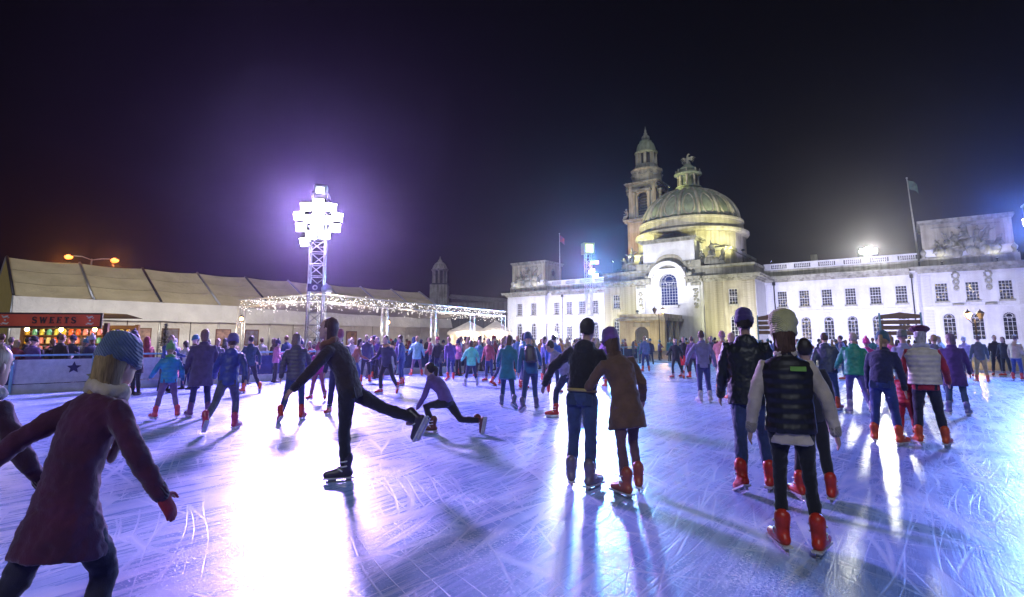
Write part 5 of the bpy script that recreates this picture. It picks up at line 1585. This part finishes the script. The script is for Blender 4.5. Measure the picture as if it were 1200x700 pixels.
for x, wh in ((2.6, 'left end of the left'), (8.2, 'right end of the left'), (86.0, 'left end of the right'), (92.6, 'right end of the right')):
    wash(x, -2.05, 14.15, x, -1.2, 18, 130, (1, .97, .8), 'small pale lamp on the cornice at the %s pavilion' % wh, 150, size=.3, gl=2)
# the blazing lamp on the right wing roof
p = CHM @ Vector((76.3, -1.2, 16.9))
d = (Vector((8, 0, 1)) - p).normalized()
rl = empty('roof_floodlight', (p.x, p.y, p.z-.8), 0, 'blazing white floodlight on the balustrade of the right wing', 'floodlight')
MB().rod((0, 0, 0), (0, 0, .8), .05, 8).build('stand', M_black, rl)
for k in range(3): flood_part(rl, ((k-1)*.95, -.1, .8+(.25 if k == 1 else 0)), d, glow('roof_white', (1, 1, .86), 220), .95, 'head')
spot(rl, Vector((0, 0, .9))+d*.6, d, 45000, (1, 1, .80), 80, .7, 1.0)

# ---------------------------------------------------------------- far domed building and roof behind the marquee
fp = P(514, 400, 190)
fb = empty('far_building', (fp.x, fp.y, -.06), 0, 'far stone cupola and long dark roof beyond the marquee', 'building')
MB().box(-3.0, 3.0, -3, 3, 0, 21.0).build('cupola_base', S_old, fb)
MB().lathe([(3.2, 21.0), (3.3, 21.5), (2.1, 21.6), (2.1, 26.0)], n=8, smooth=False).build('cupola_core', S_dark, fb)
for k in range(8):
    a = 2*PI*k/8; MB().lathe([(.5, 21.5), (.38, 21.8), (.36, 25.6), (.55, 26.1)], c=(2.3*math.cos(a), 2.3*math.sin(a), 0), n=8).build('cupola_column', S_old, fb)
MB().lathe([(2.9, 26.1), (3.0, 26.5), (2.6, 26.9), (2.4, 27.6), (1.7, 28.7), (.8, 29.3), (.7, 29.8), (.35, 30.2), (.1, 31.2)], n=16).build('cupola_dome', S_old, fb)
m = MB(); m.add([(3, 0, 16.5), (24, 4, 14.8), (24, 12, 17.2), (3, 8, 18.5), (24, 16, 13), (3, 16, 14)], [(0,1,2,3), (3,2,4,5)]); m.box(3, 24, .5, 15, 0, 15.0); m.build('roof', stone('far_slate', (.22, .21, .22), (.14, .14, .15), .5), fb)

# ---------------------------------------------------------------- small dark fir by the marquee
fp = P(193, 400, 24)
fir = empty('fir_tree', (fp.x, fp.y, -.06), 0, 'small dark fir tree behind the barrier near the sweets stall', 'tree')
MB().lathe([(.06, 0), (.045, 1.0), (.015, 2.35)], n=8).build('trunk', surf('bark', (.07, .05, .035), None, 8, .9, .3), fir)
m = MB()
for k in range(900):
    t = rnd.random()**.75; z = .45+1.95*t; rr = (1-t)*.62*(.45+.55*rnd.random())+.02; a = rnd.uniform(0, 2*PI)
    p0 = Vector((rr*math.cos(a), rr*math.sin(a), z)); d = Vector((math.cos(a), math.sin(a), rnd.uniform(-.5, .3)))*.1; w = Vector((-math.sin(a), math.cos(a), rnd.uniform(-.4, .4)))*.02
    m.add([p0-d-w, p0-d+w, p0+d], [(0, 1, 2)])
tag(m.build('crown', surf('fir_green', (.03, .06, .035), (.015, .03, .02), 6, .7, 0), fir), kind='stuff')

# ================================================================ PEOPLE
SKATE = skate_meshes()
flush()
bpy.data.objects.remove(SKATE[0]) if False else None
SKATE[0].hide_render = False
_boot = SKATE[0].data
class _B: data = _boot
_old = SKATE[0]
SKATE = (_B, SKATE[1], SKATE[2], SKATE[3])
bpy.data.objects.remove(_old)

BLACK = (.012, .012, .016); NAVY = (.012, .018, .06); DENIM = (.025, .045, .14); DENIM2 = (.04, .07, .17); GREY = (.10, .10, .12)
CREAM = (.62, .52, .38); WHITE = (.72, .70, .68); RED = (.45, .02, .025); PURPLE = (.09, .035, .20); LAV_ = (.26, .22, .42); TEAL = (.02, .20, .26)
BROWN = (.10, .05, .03); TAN = (.35, .24, .13); PINK = (.6, .16, .30); ORANGE = (.6, .2, .04); GREEN = (.02, .30, .17); MINT = (.25, .68, .50)
BLONDE = (.42, .28, .12); DARKH = (.03, .02, .014); BRH = (.12, .06, .03); SKIN = (.56, .34, .25); SKIN2 = (.40, .23, .15); SKATE_R = (.60, .04, .02); SKATE_O = (.66, .09, .02)
stand = dict(lean=6, armL=(5, 14, 18), armR=(8, 12, 22), legL=(4, 6, 10), legR=(2, 5, 8))
glideR = dict(lean=16, tilt=4, armL=(25, 18, 45), armR=(-14, 16, 30), legL=(22, 4, 34), legR=(-14, 10, 18))
glideL = dict(lean=16, tilt=-4, armL=(-16, 16, 30), armR=(30, 18, 50), legL=(-16, 10, 16), legR=(22, 4, 34))
stride = dict(lean=18, armL=(35, 18, 35), armR=(-30, 18, 25), legL=(-28, 12, 22), legR=(30, 4, 48))
wide = dict(lean=10, armL=(18, 26, 40), armR=(5, 22, 28), legL=(8, 11, 16), legR=(6, 11, 14))
def skater(px, fy, label, rz, pose, **k):
    p = dict(pose); p.update(k)
    g_ = G(px, fy)
    p['loc'] = (g_.x, g_.y, 0.001); p['rz'] = rz - math.degrees(math.atan2(g_.x, g_.y))*k.get('turn', 1.0)
    r = make_person(p)
    tag(r, label, 'person', k.get('group'))
    return r
# ---- foreground
NEARP = dict(det=True, vx=.012)
skater(52, 812, 'skater in a maroon coat, cream scarf and blue grey hat, nearest at the left edge', -62, dict(lean=20, armL=(-35, 26, 14), armR=(28, 34, 16), legL=(-18, 6, 24), legR=(26, 4, 36)), h=1.55, look=-6,
       top=(.085, .012, .05), topk='wool', hem=.30, flare=1.12, legs=(.02, .015, .045), hat=((.10, .15, .26), 'beanie'), hair=(BLONDE, 'long'), scarf=(.62, .50, .36), tails=True, gloves=(.35, .02, .05), **NEARP)
skater(-92, 800, 'skater in a plum coat and grey scarf cut off by the left edge', -50, dict(lean=14, armL=(-20, 20, 20), armR=(25, 24, 20), legL=(-14, 6, 20), legR=(20, 4, 30)), h=1.50,
       top=(.05, .010, .035), hem=.36, flare=1.15, legs=(.015, .03, .06), hair=(TAN, 'bob'), scarf=(.36, .34, .30), **NEARP)
skater(937, 649, 'woman in a pale yellow beanie, black vest and cream sleeves skating away', 4, dict(lean=7, armL=(4, 17, 12), armR=(-4, 20, 16), legL=(6, 2, 10), legR=(4, 4, 12)), h=1.66,
       patch=True, top=BLACK, topk='puffer', vest=CREAM, hem=.06, legs=(.01, .01, .014), leggings=True, slim=.76, legk='wool', hat=((.66, .62, .25), 'tall'), hair=(BRH, 'bob'), skate=SKATE_R, **NEARP)
skater(957, 588, 'person in dark clothes mostly hidden behind the yellow beanie woman', 10, stand, h=1.5, top=(.02, .02, .03), legs=BLACK, hair=(DARKH, 'short'), skate=SKATE_R)
skater(884, 574, 'tall man in a black jacket and violet cap skating away', 2, dict(lean=9, armL=(14, 12, 20), armR=(22, 14, 50), legL=(-12, 2, 14), legR=(10, 5, 16)), hoodback=True, h=1.84, w=1.08,
       top=(.012, .016, .018), topk='shell', hem=.12, bulk=1.12, legs=DENIM, hat=((.06, .03, .16), 'beanie'), hair=(DARKH, 'short'), skate=SKATE_R, **NEARP)
skater(684, 569, 'dark jacketed skater with a tan belt gliding at the centre', -14, dict(lean=16, tilt=4, armL=(20, 48, 20), armR=(10, 38, 30), legL=(8, 3, 20), legR=(-6, 2, 10)), hoodback=True, h=1.78,
       belt=(.5, .38, .12), top=BLACK, topk='wool', hem=-.03, legs=DENIM2, hair=(DARKH, 'short'), skate=(.20, .16, .22), **NEARP)
skater(737, 578, 'skater in a brown coat and violet hat leaning beside the centre skater', 22, dict(lean=24, tilt=-8, armL=(55, 30, 20), armR=(20, 20, 40), legL=(-8, 2, 12), legR=(16, 3, 26)), h=1.66,
       top=(.16, .085, .05), hem=.28, flare=1.25, legs=(.16, .08, .10), leggings=True, hat=((.22, .08, .34), 'beanie'), hair=(BRH, 'long'), skate=(.42, .10, .06), **NEARP)
skater(405, 562, 'dark brown skater balanced on one leg with the other stretched behind', 78, dict(lean=34, armL=(60, 40, 12), armR=(20, 62, 10), legL=(2, 0, 6), legR=(-62, 6, 10), nod=-20), h=1.84, turn=.5,
       top=(.035, .024, .022), hem=.12, legs=(.012, .012, .02), hair=(BRH, 'bob'), scarf=(.22, .09, .04), skate=(.05, .04, .06), **NEARP)
skater(522, 508, 'violet jacketed skater crouching low over bent legs on the ice', 60, dict(lean=52, armL=(60, 20, 20), armR=(30, 40, 20), legL=(80, 6, 110), legR=(-35, 10, 55), nod=-30), h=1.6,
       top=(.16, .09, .30), hem=.06, legs=BLACK, hair=(DARKH, 'pony'), skate=(.16, .05, .03))
# ---- left group
L = dict(vx=.016)
skater(194, 492, 'child in a turquoise jacket with a green hood and pink leggings', 10, wide, h=1.42, top=(.02, .28, .48), topk='puffer', bulk=1.1, legs=(.20, .12, .24), hat=((.14, .42, .10), 'bobble'), hair=(BLONDE, 'short'), scarf=(.12, .4, .1), skate=(.66, .07, .10), **L)
skater(233, 489, 'adult in a long grey violet coat beside the turquoise child', 4, stand, h=1.74, w=1.12, top=(.085, .06, .14), hem=.34, flare=1.1, bulk=1.12, legs=(.02, .02, .10), hair=((.28, .14, .12), 'bob'), skate=(.14, .05, .16), **L)
skater(264, 505, 'skater in a cobalt jacket pushing off with bent knees', -8, stride, hoodback=True, h=1.68, top=(.04, .07, .32), topk='shell', legs=(.10, .10, .16), hair=(BRH, 'short'), hat=((.16, .12, .34), 'beanie'), skate=(.5, .05, .12), **L)
skater(291, 461, 'slim skater in a dark teal top with orange skates by the barrier', 20, glideR, h=1.70, top=(.015, .05, .10), legs=(.01, .012, .03), hair=(DARKH, 'short'), skate=SKATE_O, **L)
skater(344, 493, 'person in a grey padded jacket and blue jeans with red skates', -4, glideL, look=30, hoodback=True, h=1.70, top=(.085, .08, .11), topk='puffer', bulk=1.12, hem=.14, legs=DENIM, hair=((.28, .18, .14), 'bob'), skate=SKATE_R, **L)
skater(372, 470, 'child in a magenta jacket holding on behind the grey padded jacket', 160, wide, h=1.38, top=(.42, .03, .20), legs=(.3, .08, .12), hat=((.45, .06, .12), 'bobble'), skate=SKATE_R, **L)
skater(394, 486, 'person in a navy jacket and pink hat facing the camera with red skates', 176, stand, h=1.72, top=(.03, .035, .13), legs=(.02, .025, .09), hat=((.44, .10, .18), 'beanie'), hair=(BRH, 'short'), skate=SKATE_R, **L)
skater(148, 457, 'man in a dark jacket and bobble hat standing by the barrier panel with orange skates', -75, stand, h=1.82, top=(.03, .035, .055), topk='shell', legs=(.015, .018, .025), hat=((.04, .05, .08), 'bobble'), hair=(DARKH, 'short'), skate=SKATE_O, **L)
skater(128, 460, 'person in a brown coat just left of the bobble hat man', -60, stand, h=1.68, top=BROWN, hem=.25, legs=BLACK, hair=(TAN, 'bob'), **L)
skater(452, 462, 'skater in a charcoal jacket between the stretched leg skater and the canopy', 150, glideL, h=1.70, top=(.04, .04, .07), legs=BLACK, hair=(BRH, 'short'), scarf=(.5, .25, .08))
skater(488, 441, 'person in a pale turquoise puffer jacket near the canopy', 5, wide, h=1.74, top=(.24, .50, .54), topk='puffer', bulk=1.2, hem=.2, legs=(.12, .07, .12), hair=(BLONDE, 'bob'), skate=SKATE_R)
skater(552, 453, 'child in a bright mint green jacket skating away in the middle', 8, wide, h=1.52, top=(.16, .75, .48), topk='puffer', bulk=1.15, hem=.16, legs=(.02, .03, .08), hair=(BRH, 'bob'), skate=(.4, .4, .42))
skater(573, 448, 'person in a faded red top right of the mint green jacket', 150, stand, h=1.6, top=(.40, .07, .09), legs=DENIM, hair=(DARKH, 'long'))
skater(594, 478, 'person in a long teal coat among the middle skaters', -10, glideR, h=1.68, top=TEAL, hem=.26, flare=1.1, legs=(.02, .06, .14), hair=(BRH, 'bob'), skate=(.1, .12, .2))
skater(622, 482, 'skater in a petrol blue jacket right of the long teal coat', 8, glideL, bag=(.05, .04, .06), h=1.72, top=(.02, .13, .27), legs=(.02, .05, .16), hat=((.03, .10, .24), 'beanie'), skate=(.12, .1, .2))
skater(649, 462, 'person in a royal blue jacket before the far floodlights', -20, stand, h=1.70, top=(.03, .12, .48), legs=(.02, .03, .10), hair=(DARKH, 'short'))
skater(664, 489, 'bending skater in a lavender top and dark jeans with red skates', 68, dict(lean=42, armL=(50, 20, 20), armR=(20, 20, 40), legL=(30, 8, 30), legR=(-18, 8, 14)), h=1.66, top=(.30, .26, .50), legs=(.03, .04, .10), hair=(DARKH, 'short'), skate=SKATE_R, **L)
# ---- middle right
skater(793, 444, 'girl in a black top and black leggings with red skates, left of a pair', 165, glideL, h=1.66, top=BLACK, legs=BLACK, leggings=True, hair=(DARKH, 'long'), skate=SKATE_R)
skater(803, 443, 'girl in a black jacket and red skirt, right of a pair', 170, stand, h=1.68, top=BLACK, legs=BLACK, leggings=True, skirt=(.6, .02, .03), hair=(DARKH, 'bob'), skate=SKATE_R)
skater(813, 444, 'skater in a mauve jacket beside the red skirted girl', 20, stand, h=1.68, top=(.22, .11, .26), legs=(.05, .03, .06), hair=(BRH, 'short'), skate=SKATE_R)
skater(826, 472, 'man in a lavender grey sweater with arms held out', 10, dict(lean=8, armL=(0, 34, 10), armR=(5, 20, 14), legL=(-6, 3, 8), legR=(12, 4, 18)), h=1.78, top=(.24, .21, .36), legs=(.04, .045, .17), hair=(BRH, 'short'), skate=(.5, .45, .5), **L)
skater(849, 462, 'person in a salmon pink coat behind the tall black jacket man', -10, stand, h=1.76, w=1.1, top=(.58, .22, .20), bulk=1.1, hem=.2, legs=DENIM, hat=((.62, .3, .28), 'beanie'), skate=SKATE_O)
skater(862, 470, 'person in a peach hooded coat beside the salmon pink coat', 20, stand, h=1.70, top=(.60, .34, .22), hem=.16, legs=(.18, .10, .09), hat=((.6, .36, .28), 'hood'), skate=SKATE_O)
skater(974, 481, 'person in a slate grey jacket with white collar and orange skates', -6, glideL, hoodback=True, h=1.74, w=1.1, top=(.06, .075, .12), topk='shell', bulk=1.1, legs=(.05, .10, .18), hair=(BRH, 'short'), scarf=(.7, .7, .7), skate=SKATE_O, **L)
skater(1006, 486, 'person in an emerald green jacket skating away', 6, glideR, hoodback=True, h=1.73, w=1.1, top=GREEN, topk='shell', bulk=1.12, legs=(.09, .08, .26), hair=((.55, .45, .35), 'short'), skate=(.3, .25, .35), **L)
skater(1040, 521, 'woman in a navy jacket and jeans bending toward the red suited child', -12, dict(lean=34, armL=(30, 10, 20), armR=(24, 14, 6), legL=(12, 6, 18), legR=(4, 7, 12)), h=1.70,
       top=(.018, .022, .085), topk='wool', hem=.04, legs=(.025, .05, .20), hat=((.04, .16, .20), 'beanie'), hair=(BLONDE, 'pony'), skate=SKATE_O, vx=.014)
skater(1066, 519, 'small child in a red snow suit beside the bending navy woman', -14, dict(lean=10, armL=(40, 40, 10), armR=(10, 24, 20), legL=(6, 6, 14), legR=(4, 6, 12)), h=1.06, hs=1.25, top=(.55, .015, .03), legs=(.5, .015, .03), legk='shell', topk='puffer', bulk=1.1, hat=((.5, .03, .05), 'bobble'), skate=SKATE_R, **L)
skater(1092, 523, 'person in a burgundy beret and cream padded vest with red sleeves', 4, dict(lean=8, armL=(16, 14, 30), armR=(12, 16, 34), legL=(5, 5, 10), legR=(3, 7, 10)), h=1.70, w=1.12,
       top=(.72, .64, .52), topk='puffer', vest=(.42, .015, .04), hem=.04, bulk=1.05, legs=(.015, .016, .04), hat=((.16, .012, .04), 'beret'), hair=((.5, .46, .46), 'bob'), scarf=(.6, .58, .62), skate=SKATE_O, vx=.014)
skater(1067, 487, 'person in a pale lavender coat behind the burgundy beret', 10, stand, h=1.70, top=(.36, .36, .54), hem=.3, flare=1.1, legs=(.10, .05, .08), hat=((.20, .22, .16), 'beanie'), skate=SKATE_R, **L)
skater(1124, 487, 'person in a long purple coat right of the burgundy beret', 4, stand, look=-40, h=1.66, w=1.1, top=PURPLE, hem=.34, flare=1.2, legs=(.05, .09, .17), hair=((.20, .14, .18), 'bob'), skate=(.2, .2, .4), **L)
skater(1021, 462, 'child in a hot pink hat behind the emerald jacket', 170, stand, h=1.55, top=(.55, .04, .24), legs=DENIM, hat=((.75, .05, .30), 'bobble'), skate=SKATE_R)
skater(1050, 462, 'person in a bright pink coat behind the navy jacket woman', 10, stand, h=1.66, top=(.65, .12, .32), legs=DENIM, hair=(BLONDE, 'long'), skate=SKATE_R)
skater(1135, 442, 'person in a lilac jacket with dark trousers near the right crowd', 160, stand, h=1.66, top=(.34, .26, .44), topk='puffer', bulk=1.1, legs=(.04, .02, .06), hat=((.6, .58, .6), 'beanie'), skate=SKATE_R)
skater(1152, 449, 'person in a grey jacket and khaki trousers with orange skates', 8, stand, h=1.72, top=(.08, .09, .09), legs=(.32, .22, .07), legk='wool', hair=(BRH, 'short'), skate=SKATE_O)
skater(1170, 441, 'person in black with red skates, left of the dark pair at the right', 190, stand, h=1.76, top=BLACK, legs=BLACK, hair=(DARKH, 'short'), skate=SKATE_R)
skater(1181, 442, 'person in black with red skates, right of the dark pair at the right', 150, stand, h=1.68, top=(.02, .018, .025), legs=BLACK, hair=(DARKH, 'bob'), skate=SKATE_R)
skater(1194, 446, 'person in a beige jacket and jeans at the right edge', -30, stand, h=1.74, top=(.46, .34, .18), topk='shell', bulk=1.1, legs=DENIM, hair=(BRH, 'short'), skate=SKATE_R)
# ---- smaller skaters further out on the ice
far = [(415, 455, (.30, .10, .05)), (440, 444, (.14, .05, .05)), (470, 452, (.05, .10, .22)), (537, 440, (.36, .34, .40)), (562, 442, (.05, .20, .24)), (585, 452, (.10, .04, .08)), (612, 456, (.03, .20, .34)), (640, 440, (.30, .30, .45)), (692, 452, (.06, .08, .30)), (715, 455, (.20, .06, .30)), (868, 446, (.30, .20, .36)), (925, 462, (.20, .10, .22)), (1040, 452, (.06, .14, .30)), (1100, 470, (.14, .14, .22)),
       (428, 449, (.05, .04, .10)), (505, 438, (.30, .05, .10)), (528, 446, (.12, .06, .26)), (607, 441, (.05, .16, .30)), (637, 447, (.10, .12, .36)), (677, 440, (.04, .05, .12)), (705, 446, (.24, .10, .36)),
       (724, 442, (.40, .14, .36)), (757, 436, (.10, .16, .30)), (836, 443, (.06, .04, .08)), (915, 452, (.12, .14, .34)), (942, 446, (.05, .06, .20)), (991, 446, (.10, .06, .14)), (1086, 448, (.08, .10, .30)), (1110, 444, (.26, .30, .34))]
words = ['rust', 'maroon', 'marine blue', 'silver', 'teal', 'wine', 'azure', 'pale lilac', 'cobalt', 'royal purple', 'heather', 'mulberry', 'ocean blue', 'stone grey', 'charcoal', 'crimson', 'violet', 'steel blue', 'indigo', 'black', 'purple', 'orchid pink', 'dusk blue', 'dark plum', 'slate blue', 'midnight blue', 'plum', 'denim blue', 'pale grey']
for i, (px, fy, c) in enumerate(far):
    skater(px, fy, 'small distant skater in a %s jacket out on the far ice' % words[i], rnd.choice((0, 20, 160, 80, -80)), (glideL, glideR, stand, wide)[i % 4], h=rnd.uniform(1.6, 1.8), top=c, topk=rnd.choice(('wool', 'puffer', 'shell')), legs=rnd.choice((BLACK, DENIM, DENIM2)),
           hair=(rnd.choice((DARKH, BRH, BLONDE)), rnd.choice(('short', 'bob', 'long'))), skate=rnd.choice((SKATE_R, SKATE_O)), vx=.026, group='far skaters')
# ---- onlookers: a few built figures, copied and recoloured one by one
proto = []
for p in (dict(stand, h=1.74, hair=(DARKH, 'short')), dict(lean=10, h=1.66, armL=(40, 10, 60), armR=(35, 12, 70), hair=(BRH, 'long'), hem=.3, flare=1.1), dict(stand, h=1.78, hat=(GREY, 'beanie'), bulk=1.15, topk='puffer'),
          dict(lean=16, h=1.70, armL=(45, 16, 50), armR=(50, 14, 40), hair=(BRH, 'bob')), dict(stand, h=1.72, hat=(GREY, 'hood'), bulk=1.1, hem=.2), dict(lean=4, h=1.66, armL=(20, 10, 100), armR=(10, 12, 30), hat=(GREY, 'bobble'), hair=(BLONDE, 'bob'), bulk=1.1)):
    q = dict(p); q['skates'] = False; q['vx'] = .026
    proto.append(make_person(q))
flush()
PAL = [('black', BLACK), ('navy', (.02, .025, .07)), ('grey', (.11, .11, .13)), ('brown', (.11, .06, .035)), ('crimson', (.26, .03, .04)), ('purple', (.10, .05, .20)), ('blue', (.03, .08, .28)), ('tan', (.34, .24, .14)), ('white', (.55, .54, .54)), ('teal', (.03, .20, .24)), ('orange', (.55, .20, .04)), ('mustard', (.55, .36, .05)), ('pink', (.5, .16, .28))]
HAIRS = [DARKH, BRH, BLONDE, (.25, .20, .18), (.2, .08, .03)]
used = set()
def onlooker(x, y, z, rz, place, grp, pal=None, sc=None, force=None):
    for tries in range(30):
        pi = rnd.randrange(len(proto)) if force is None else force
        nm, c = pal if pal and force is not None else rnd.choice(PAL if tries > 3 or pal else PAL[:9] + PAL[:6])
        if pal and tries < 2: nm, c = pal
        hd_ = ('with short hair', 'with long hair', 'in a beanie', 'with bobbed hair', 'with hood up', 'in a bobble hat')[pi]
        lab = '%s coated onlooker %s %s' % (nm, hd_, place(600+FPX*x/y) if callable(place) else place)
        if lab not in used: break
    used.add(lab)
    if len(lab.split()) > 16: print('LONG', lab)
    pr = proto[pi]
    o = copy_tree(pr); o.location = (x, y, z); o.rotation_euler = (0, 0, R(rz)); s = sc or (rnd.uniform(.92, 1.06) if rnd.random() < .84 else rnd.uniform(.66, .82)); o.scale = (s,)*3
    for ch in o.children:
        n = ch.name.split('.')[0]
        if n == 'jacket': setmat(ch, cloth(c, 'puffer' if 'puf' in n else 'wool'))
        elif n == 'trousers': setmat(ch, cloth(rnd.choice((BLACK, DENIM, NAVY, GREY)), 'denim'))
        elif n == 'hair': setmat(ch, cloth(rnd.choice(HAIRS), 'hair'))
        elif n in ('hat', 'hood'): setmat(ch, cloth(c if n == 'hood' else rnd.choice((BLACK, (.3, .03, .05), (.4, .4, .42), NAVY, (.06, .2, .3))), 'wool'))
        elif n == 'body': setmat(ch, cloth(rnd.choice((SKIN, SKIN, SKIN2, (.62, .40, .30))), 'skin'))
    tag(o, lab, 'person', grp)
    return o
LA = math.degrees(math.atan2(RL.y, RL.x))
def along(t, off):      # point a distance t back along the left barrier, off metres outside it
    p = RA + RL*t - RR*off
    return p.x, p.y
def where_left(row):
    def f(u):
        w = 'near the sweets stall' if u < 170 else 'right of the fir tree' if u < 283 else 'left of the truss tower' if u < 365 else 'right of the truss tower' if u < 455 else 'past the second post' if u < 560 else 'near the far corner'
        return ('at the barrier ' if row == 0 else 'behind the barrier row ' if row == 1 else 'behind the barrier crowd ' if row == 2 else 'on ice beside barrier ') + w
    return f
def where_far(u): return 'in the far crowd ' + ('left of the warm floodlight' if u < 610 else 'around the warm floodlight' if u < 662 else 'below the brightest floodlight' if u < 708 else 'left of the porch')
def where_porch(u): return 'in the crowd ' + ('left of the porch lantern' if u < 772 else 'right of the porch lantern' if u < 815 else 'below the centre block')
def where_right(u): return 'in the crowd ' + ('near the smaller notice board' if u < 915 else 'left of the wing middle' if u < 975 else 'between the two notice boards' if u < 1030 else 'below the large notice board' if u < 1085 else 'left of the right lantern post' if u < 1142 else 'right of the right lantern post')
# behind the left barrier, facing the ice
t = 1.0
while t < 37:
    for row in range(2 if t < 20 else 3):
        if rnd.random() < (.78 if row == 0 else .6):
            x, y = along(t+rnd.uniform(-.2, .2), .55+row*.8+rnd.uniform(-.1, .25))
            onlooker(x, y, -.06, 225+180+rnd.uniform(-50, 50)+(180 if rnd.random() < .12 else 0), where_left(row), 'onlookers along the left barrier')
    t += rnd.uniform(.62, 1.0)
# holding on to the barrier from the ice side
for k in range(52):
    x, y = along(rnd.uniform(2, 33.5), -rnd.uniform(.5, 3.0))
    onlooker(x, y, .002, rnd.uniform(0, 360), where_left(3), 'people on the ice along the barrier', rnd.choice(PAL))
# under the fairy-lit canopy
for k in range(26):
    p = (C0.lerp(C2, rnd.random())).lerp(C1.lerp(C3, rnd.random()), rnd.random())
    onlooker(p.x+1.0, p.y-1.5, -.06, rnd.uniform(0, 360), lambda u: 'by the lit canopy ' + ('left of the truss tower' if u < 366 else 'right of the tower' if u < 455 else 'past the second post'), 'people by the canopy')
# queue at the sweets stall
for px, Y, rz, pal, f, lab in ((12, 18.6, 20, PAL[0], 0, 'person in a black coat at the far left of the sweets stall'), (30, 19.0, -30, PAL[1], 0, 'bald looking man in a navy coat at the sweets counter'), (44, 18.2, 205, PAL[0], 1, 'long haired woman in black looking down before the sweets stall'),
                          (40, 19.6, 10, PAL[8], 0, 'person in a white coat close to the sweets counter'), (62, 18.8, 40, PAL[3], 3, 'person in brown right of the sweets queue'), (84, 19.5, 10, PAL[1], 2, 'person in a navy puffer near the stall corner'), (100, 19.2, -40, PAL[2], 5, 'person in a grey coat and bobble hat by the stall corner')):
    p = P(px, 400, Y); o = onlooker(p.x, p.y, -.06, rz, '', 'sweets stall queue', pal, 1.0, f); o['label'] = lab
# far crowd beyond the far corner and below the city hall
for k in range(60):
    px = rnd.uniform(545, 735); Y = rnd.uniform(43, 57)
    if P(px, 400, Y).x > 9 and Y < 44: continue
    p = P(px, 400, Y); onlooker(p.x, p.y, -.06, rnd.uniform(120, 240), where_far, 'far crowd below the floodlights', rnd.choice(PAL))
for k in range(26):
    px = rnd.uniform(735, 845); Y = rnd.uniform(42, 56)
    p = P(px, 400, Y); onlooker(p.x, p.y, -.06, rnd.uniform(100, 260), where_porch, 'crowd before the porch', rnd.choice(PAL+[PAL[10], PAL[11], PAL[9]]*2))
for k in range(60):
    t = rnd.uniform(4, 17.5); off = .7+rnd.random()**1.5*9
    p = RA + RR*t - RL*off
    onlooker(p.x, p.y, -.06, rnd.uniform(0, 360), where_right, 'crowd before the right wing', rnd.choice(PAL))
for pr in proto:
    for ch in list(pr.children): bpy.data.objects.remove(ch)
    bpy.data.objects.remove(pr)

# ---------------------------------------------------------------- haze volume added for the glow round the lamps
hz = MB().box(-140, 190, -60, 330, -1.2, 62)
m = bpy.data.materials.new('haze'); m.use_nodes = True
nt = m.node_tree; nt.nodes.clear()
o_ = nt.nodes.new('ShaderNodeOutputMaterial'); v_ = nt.nodes.new('ShaderNodeVolumePrincipled')
v_.inputs['Color'].default_value = (.86, .82, 1, 1); v_.inputs['Density'].default_value = .00035; v_.inputs['Anisotropy'].default_value = .86
nt.links.new(v_.outputs[0], o_.inputs['Volume'])
tag(hz.build('haze', m), 'thin haze added for the lamp glow', 'haze', kind='stuff')
